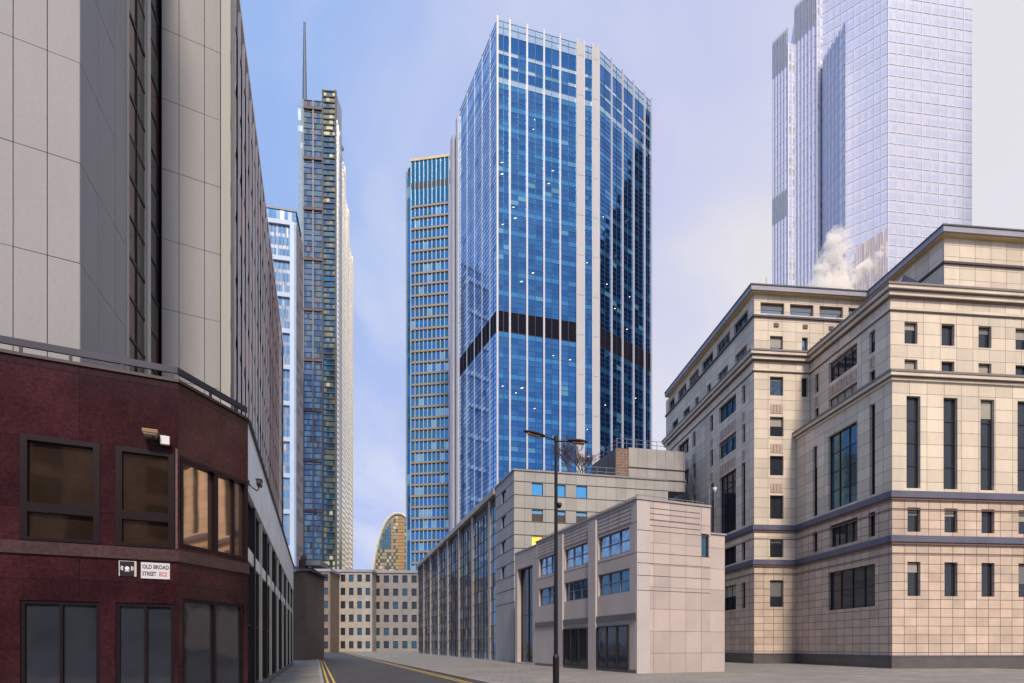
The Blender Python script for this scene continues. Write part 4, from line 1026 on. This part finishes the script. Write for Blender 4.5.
    mould(lw, zI-.05, zI+.10, .40, mat('cornice_lead', (.2,.17,.17)), back=.9); mould(lw, zI-.28, zI-.05, .34, M_beige_s); mould(lw, zI-.36, zI-.28, .22, Mdk); mould(lw, zI-.52, zI-.36, .14, M_beige_s)
    full = [A, C0, Il, Ol, Rl]
    for a, b in ((zL1, zL0), (zM1, zM0)):
        mould(full, b+.06, a-.04, .20, M_lead, 'ledge'); mould(full, b-.10, b+.058, .12, Mdk, 'ledge')
        mould(full, b-.75, b-.68, .03, Mdk, 'string_course')
    mould(full, 0, .95, .10, mat('dark_plinth', (.10,.09,.09), .5, vary=.2), 'plinth')
    mould(full, .95, 1.05, .14, M_lead, 'plinth_cap')
    # small carved panels under the windows
    Mcv = [mat('carved_stone', (.44,.35,.29), .8, vary=.15, vscale=2), Mdk]
    def carved(fc, ua, ub, z0, z1, ribs, nm='carved_panel'):
        p = MB(); p.fbox(fc, ua, ub, z0, z1, -.005, .04)
        for q in range(ribs): u = ua + (ub-ua)*(q+1)/(ribs+1); p.fbox(fc, u-.02, u+.02, z0+.07, z1-.07, .02, .052, 1)
        p.build(nm, Mcv, t)
    for z_ in (23.3, 19.75, 16.2): carved(Fm, Fm.U(770.3), Fm.U(782.8), z_-.75, z_+.05, 3)
    for xa, xb in ((720,735.5),(678.5,688.5),(742.3,745),(710.3,712.8),(692.8,695.2)):
        for z_ in (23.3, 19.75): carved(S, S.U(xa), S.U(xb), z_-.8, z_+.05, 4 if xb-xa > 5 else 1)
    for xa, xb in ((829,856.6),(869.5,874.6),(815,818)): carved(Su, Su.U(xa), Su.U(xb), 22.95, 23.75, 5 if xb-xa > 9 else 1)
    for x in (776, 805, 831):
        p = MB(); p.fbox(Fm, Fm.U(x)-.22, Fm.U(x)+.22, 30.3, 30.62, -.01, .09); p.build('wall_vent', Mdk, t)
    # sloped glazed roof on the upper wing
    sk = MB(); u0, u1 = Su.U(868), Su.L
    P = [Su.pt(u0,zC1+.2,-.8), Su.pt(u1-.4,zC1+.2,-.8), Fu.pt(6,zC1+.2,-.9), Fu.pt(6,zC1+2.6,-3.2), Su.pt(u1-2.2,zC1+2.6,-2.9)]
    sk.quad([P[1],P[2],P[3],P[4]]); sk.quad([P[0],P[1],P[4]]); sk.build('sloped_glazing', glass('roof_glazing', (.05,.06,.12), .5, .1), t)
    for i in range(7):
        pass
    m = MB()
    q = Fm.pt(Fm.U(770.5), TOP+.6, -1.2); m.tube((q[0],q[1],TOP), (q[0],q[1],TOP+1.6), .12, .12, 6); m.tube((q[0]+.3,q[1],TOP), (q[0]+.3,q[1],TOP+2.4), .05, .04, 6)
    m.build('roof_flues', mat('flue_gold', (.60,.45,.2), .5), t)
stone_building()

# ================================================================== PALE TOWER, RIGHT
def pale_tower():
    P = [ray(773, 215)]; P.append(go(P[0], 170, 788)); P.append(go(P[1], 2600, 795)); P.append(go(P[2], 170, 816.5))
    P.append(go(P[3], 1500, 822.5)); P.append(go(P[4], -200, 845)); P.append(go(P[5], -200, 888)); P.append(go(P[6], 5000, 972)); P.append(P[7]+Vector((8,40)))
    t = thing('pale_tower', (P[5].x, P[5].y+20, 0), 'very tall glass tower paled to lavender as if by haze, rising behind the limestone building', 'skyscraper')
    H1 = 1.7 + (646-41.7)*215/560; H2 = 1.7 + (646-6)*P[2].y/560; H3 = 275
    G = [glass('hazed_glass', (.58,.62,.77), .12, .4, vary=.05), glass('hazed_glass_blue', (.52,.58,.76), .12, .4, vary=.05), glass('hazed_glass_rose', (.66,.64,.76), .12, .4, vary=.05),  # colours paled and evened out to carry the haze over this tower
         mat('hazed_slot', (.36,.39,.38), .6), mat('hazed_white', (.68,.69,.80), .5, vary=.03), glass('hazed_spandrel', (.60,.63,.77), .12, .4, vary=.05)]
    def body(pts, h): c = MB(); c.prism(inset(pts, .4), 0, h-1); c.build('core', G[5], t)
    body([P[0],P[1],P[1]+Vector((12,25)),P[0]+Vector((12,25))], H1); body([P[2],P[3],P[3]+Vector((10,30)),P[2]+Vector((10,30))], H2)
    body([P[4],P[5],P[6],P[7],P[8],P[4]+Vector((15,60))], H3)
    def facade(a, b, h, nb, picks, wts, mull=True, pitch=3.9, slot=None, top=None, bands=False, vb=.24, name='glazing_strip'):
        F = Face(a, b); mt = G
        rows = []; z = h
        while z > 20: rows += [(z-pitch*.62, z, 'v'), (z-pitch, z-pitch*.62, 's')]; z -= pitch
        for i in range(nb):
            m = MB(); ua, ub = F.L*i/nb, F.L*(i+1)/nb
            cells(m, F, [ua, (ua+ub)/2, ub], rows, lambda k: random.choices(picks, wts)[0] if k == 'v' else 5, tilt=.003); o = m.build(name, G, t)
            f = MB()
            for (c, d, k) in rows:
                if k == 's': f.fbox(F, ua, ub, d-.10, d+.12, .01, .12)
            if mull: f.fbox(F, ua-vb, ua+vb, 20, h, .01, .25 if not bands else .13)
            f.build('frame', G[4], o)
        for s in (slot or []):
            for i in range(nb):
                m = MB(); m.fbox(F, F.L*(i+.36)/nb, F.L*(i+.62)/nb, s[0], s[1], .3, .5); m.build('louvre_slot', G[3], t)
        return F
    z2 = 1.7 + (646-212)*215/560
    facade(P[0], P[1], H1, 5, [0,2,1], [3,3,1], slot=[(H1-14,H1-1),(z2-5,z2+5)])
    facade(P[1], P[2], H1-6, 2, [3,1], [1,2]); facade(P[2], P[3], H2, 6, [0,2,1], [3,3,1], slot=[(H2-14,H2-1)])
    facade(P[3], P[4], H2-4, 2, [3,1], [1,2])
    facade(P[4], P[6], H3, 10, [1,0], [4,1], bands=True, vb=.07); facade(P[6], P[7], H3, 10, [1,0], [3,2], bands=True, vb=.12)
    # lower projecting bay
    Q0 = ray(823.5, P[4].y-3); Q1 = go(Q0, 465, 845); h = 1.7 + (646-57)*Q0.y/560
    c = MB(); c.prism([Q0+Vector((.3,.3)), Q1+Vector((.3,.3)), Q1+Vector((6,14)), Q0+Vector((4,8))], 0, h-.3); c.build('projecting_bay', G[5], t)
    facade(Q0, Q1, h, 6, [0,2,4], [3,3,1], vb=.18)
pale_tower()

def reflection_tower():  # added block shaped like a building reflected in the pale tower's glass
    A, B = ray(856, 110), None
    B = go(A, -1200, 888); F = Face(A, B); t = thing('brown_reflection_stand_in', (A.x+3, A.y+4, 0), 'added brown block standing in for a reflection in the pale tower, half hidden by the steam', 'tower')
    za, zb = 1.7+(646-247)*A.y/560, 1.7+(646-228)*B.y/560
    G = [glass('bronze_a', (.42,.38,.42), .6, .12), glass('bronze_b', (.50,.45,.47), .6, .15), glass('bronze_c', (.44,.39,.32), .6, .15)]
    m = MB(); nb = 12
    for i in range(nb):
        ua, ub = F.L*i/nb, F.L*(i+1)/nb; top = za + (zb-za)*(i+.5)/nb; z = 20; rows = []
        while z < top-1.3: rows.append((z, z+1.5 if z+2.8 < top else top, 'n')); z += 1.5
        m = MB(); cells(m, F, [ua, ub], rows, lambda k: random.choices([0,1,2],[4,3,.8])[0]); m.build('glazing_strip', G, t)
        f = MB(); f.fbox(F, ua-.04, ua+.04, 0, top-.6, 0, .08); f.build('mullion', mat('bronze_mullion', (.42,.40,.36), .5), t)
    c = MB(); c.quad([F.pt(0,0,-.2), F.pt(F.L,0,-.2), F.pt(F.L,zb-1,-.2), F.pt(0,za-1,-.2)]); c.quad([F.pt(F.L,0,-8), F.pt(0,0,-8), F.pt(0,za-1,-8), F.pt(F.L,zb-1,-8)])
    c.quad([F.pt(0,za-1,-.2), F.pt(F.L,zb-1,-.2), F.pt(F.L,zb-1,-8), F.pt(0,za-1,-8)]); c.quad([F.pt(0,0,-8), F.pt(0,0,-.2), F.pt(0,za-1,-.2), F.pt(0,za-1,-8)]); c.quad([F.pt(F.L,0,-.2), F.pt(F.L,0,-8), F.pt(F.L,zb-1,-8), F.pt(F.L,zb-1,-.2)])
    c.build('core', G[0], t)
reflection_tower()

# tower standing out of frame on the right whose dark slanting shape the blue tower mirrors
def mirrored_tower():
    t = thing('wedge_tower', (188, 128, 0), 'dark steel and glass wedge tower mirrored in the right facet of the blue tower', 'skyscraper')
    b = MB(); x0, x1 = 175, 200; prof = [(96,0),(150,0),(150,275),(136,258),(117,206),(108,176),(96,138)]
    b.quad([(x0,y,z) for y, z in reversed(prof)]); b.quad([(x1,y,z) for y, z in prof])
    for (a, c) in zip(prof, prof[1:]+prof[:1]): b.quad([(x0,a[0],a[1]),(x0,c[0],c[1]),(x1,c[0],c[1]),(x1,a[0],a[1])])
    b.build('body', mat('wedge_dark', (.03,.04,.055), .35, vary=.2), t)
    f = MB()
    F = Face(Vector((x0,150)), Vector((x0,96)))
    def top(y):
        pr = [(96,138),(108,176),(117,206),(136,258),(150,275)]
        for (a, c) in zip(pr, pr[1:]):
            if a[0] <= y <= c[0]: return a[1] + (c[1]-a[1])*(y-a[0])/(c[0]-a[0])
        return 138
    for j in range(55):
        z = 4+j*4.6
        ys = [y for y in range(96, 151) if top(y) > z]
        if not ys: continue
        f.fbox(F, 0, 150-min(ys), z, z+.7, 0, .5)
    for k in range(13): y = 97+k*4.3; f.fbox(F, 150-y, 150-y+.5, 0, top(y), .5, .9)
    f.build('steel_frame', mat('wedge_frame', (.20,.17,.16), .5), t)
    ls = MB()
    for _ in range(60):
        y = random.uniform(98,148); z = random.uniform(20, top(y)-4); ls.fbox(F, 150-y, 150-y+random.uniform(.5,1.6), z, z+.5, .92, .95)
    ls.build('lit_ceilings', M_lit, t)
mirrored_tower()

# stone frontage across the junction, behind the viewpoint: it is what the bronze windows mirror
def opposite_building():
    A, B = Vector((34, -26)), Vector((-14, -34)); F = Face(A, B)
    t = thing('opposite_building', (10, -34, 0), 'cream stone building across the junction, mirrored in the bronze bay windows', 'building')
    holes = []; n = 11; w = F.L/n
    for i in range(n):
        for j in range(7): holes.append((w*(i+.26), w*(i+.74), 1.2+j*3.5, 3.7+j*3.5))
    b = MB(); b.wall(F, 0, F.L, 0, 25.2, holes, .3); b.fbox(F, 0, F.L, 0, 25.1, -10, -.5); b.build('wall', M_beige, t)
    for h in holes: window(t, F, *h, .28, M_frame, G_dark, 1, 2, .08)
    b = MB(); b.fbox(F, -.4, F.L+.4, 25.2, 25.9, -10, .6); b.build('cornice', M_beige_s, t)
opposite_building()

# ================================================================== STREET LAMP
def street_lamp():
    q = ray(556, 20); zt = 1.7 + (646-441)*20/560; k = 20/560
    t = thing('street_lamp', (q.x, q.y, .13), 'black double-armed street lamp on a tall pole in front of the grey building', 'street lamp')
    Mk = mat('lamp_black', (.012,.012,.014), .4, .4)
    b = MB(); b.tube((q.x,q.y,.13),(q.x,q.y,1.3),.115,.115,14); b.tube((q.x,q.y,1.3),(q.x,q.y,1.4),.115,.075,14); b.tube((q.x,q.y,1.4),(q.x,q.y,zt+.12),.075,.055,14)
    b.tube((q.x,q.y,.13),(q.x,q.y,.17),.2,.2,14); b.build('pole', Mk, t)
    b = MB(); b.tube((q.x,q.y,zt-.03),(q.x,q.y,zt+.16),.08,.08,12); b.build('bracket', Mk, t)
    for sgn, x0, x1, ya, yb, lab in ((-1, 523.5, 545, 431.2, 436.5, 0), (1, 588, 567.5, 442.2, 441, 0)):
        xa, xb = (x0-556)*k, (x1-556)*k; za, zb = 1.7+(646-ya)*k, 1.7+(646-yb)*k
        zc = 1.7+(646-(440 if sgn < 0 else 441.5))*k
        b = MB(); b.tube((q.x,q.y,zc),(q.x+xb,q.y,zb),.03,.028,8); b.build('arm', Mk, t)
        h = MB(); n = 12; prof = []
        for i in range(n+1):
            f = i/n; w = .155*(math.sin(math.pi*min(1, f*.86+.1))**.6); th = .085*(math.sin(math.pi*min(1,f*.84+.12))**.6)
            x = q.x + xb + (xa-xb)*f; z = zb + (za-zb)*f; ring = []
            for s in range(12):
                a = 2*math.pi*s/12; zz_ = math.sin(a)*th; ring.append((x, q.y+math.cos(a)*w, z + (zz_ if zz_ > 0 else zz_*.55)))
            prof.append(ring)
        for r0, r1 in zip(prof, prof[1:]):
            for s in range(12): h.quad([r0[s], r0[(s+1)%12], r1[(s+1)%12], r1[s]])
        h.quad(prof[0]); h.quad(list(reversed(prof[-1])))
        head = h.build('lamp_head', Mk, t, smooth=True)
        l = MB(); c0 = Vector((q.x+xb+(xa-xb)*.25, q.y, zb+(za-zb)*.25-.055)); c1 = Vector((q.x+xb+(xa-xb)*.82, q.y, zb+(za-zb)*.82-.055))
        l.box8([c0+Vector((0,-.09,-.02)), c0+Vector((0,.09,-.02)), c1+Vector((0,.09,-.02)), c1+Vector((0,-.09,-.02)), c0+Vector((0,-.09,.03)), c0+Vector((0,.09,.03)), c1+Vector((0,.09,.03)), c1+Vector((0,-.09,.03))], [(0,0)]*8)
        l.build('lens', mat('lamp_amber_lens', (.20,.09,.05), .3), head)
    c = thing('pole_camera', (q.x, q.y, 6.4), 'small black camera clamped to the street lamp pole', 'security camera'); z = 1.7+(646-506)*k
    b = MB(); b.fbox(Face(Vector((q.x,q.y)),Vector((q.x+1,q.y))), .06, .12, z-.06, z+.06, -.03, .03); b.build('clamp', Mk, c)
    b = MB(); b.tube((q.x+.12,q.y-.02,z-.08),(q.x+.12,q.y-.02,z+.02),.04,.09,10); b.tube((q.x+.12,q.y-.02,z+.02),(q.x+.12,q.y-.02,z+.1),.09,.08,10); b.build('dome', Mk, c)
street_lamp()

# ================================================================== STEAM
def steam():
    import bmesh
    bm = bmesh.new(); bmesh.ops.create_icosphere(bm, subdivisions=4, radius=1)
    me = bpy.data.meshes.new('steam_plume')
    for v in bm.verts: v.co.x *= 7.0; v.co.y *= 3; v.co.z *= 5.6
    bm.to_mesh(me); bm.free()
    o = bpy.data.objects.new('steam_plume', me); COL.objects.link(o)
    Y = 66; q = ray(845, Y); o.location = (q.x, q.y, 1.7+(646-274)*Y/560)
    tag(o, 'sunlit white steam rising behind the limestone roof', 'steam')
    m = bpy.data.materials.new('steam'); m.use_nodes = True; t = m.node_tree; t.nodes.clear()
    ou = nd(t,'ShaderNodeOutputMaterial'); pv = nd(t,'ShaderNodeVolumePrincipled'); lk(t, pv.outputs[0], ou.inputs['Volume'])
    pv.inputs['Color'].default_value = (1,.985,.96,1); pv.inputs['Anisotropy'].default_value = -.35
    c = nd(t,'ShaderNodeTexCoord'); s = nd(t,'ShaderNodeSeparateXYZ'); lk(t, c.outputs['Object'], s.inputs[0])
    nz = nd(t,'ShaderNodeTexNoise'); lk(t, c.outputs['Object'], nz.inputs['Vector']); nz.inputs['Scale'].default_value = .8; nz.inputs['Detail'].default_value = 5; nz.inputs['Roughness'].default_value = .62; nz.inputs['Distortion'].default_value = .5
    def M(op, a, b, c_=None):
        n = nd(t,'ShaderNodeMath', operation=op)
        for i, v in enumerate((a, b, c_)):
            if v is None: continue
            if isinstance(v, (int, float)): n.inputs[i].default_value = v
            else: lk(t, v, n.inputs[i])
        return n.outputs[0]
    # main column around x=-1.6 leaning right, thin wisp to the right
    zx = M('MULTIPLY_ADD', s.outputs[2], -.12, 1.6)
    xx = M('ADD', s.outputs[0], zx); wdt = M('MULTIPLY_ADD', s.outputs[2], -.22, 2.3)
    r1 = M('POWER', M('DIVIDE', xx, wdt), 2.0)
    c1 = M('SUBTRACT', 1.0, M('ADD', r1, M('POWER', M('DIVIDE', s.outputs[1], 2.2), 2.0)))
    w2 = M('SUBTRACT', s.outputs[0], M('MULTIPLY_ADD', s.outputs[2], .9, 1.6)); r2 = M('POWER', M('DIVIDE', w2, 1.25), 2.0)
    c2 = M('SUBTRACT', .75, M('ADD', r2, M('ADD', M('POWER', M('DIVIDE', s.outputs[1], 1.6), 2.0), M('POWER', M('DIVIDE', M('SUBTRACT', s.outputs[2], .3), 3.6), 2.0))))
    cc = M('MAXIMUM', c1, c2)
    fall = M('MULTIPLY_ADD', s.outputs[2], -.05, .02)
    d = M('ADD', M('MULTIPLY', cc, .55), M('ADD', M('MULTIPLY_ADD', nz.outputs[0], 5.4, -2.9), fall))
    edge = M('MULTIPLY', M('SUBTRACT', 4.9, M('ABSOLUTE', s.outputs[2], None)), 1.0)
    d = M('MINIMUM', d, edge)
    d = M('MULTIPLY', M('MINIMUM', M('MAXIMUM', d, 0.0), M('MAXIMUM', M('ADD', cc, .25), 0.0)), 10.0)
    lk(t, d, pv.inputs['Density'])
    me.materials.append(m)
steam()
SC.cycles.volume_bounces = 10
SC.cycles.max_bounces = 12
SC.cycles.use_denoising = True
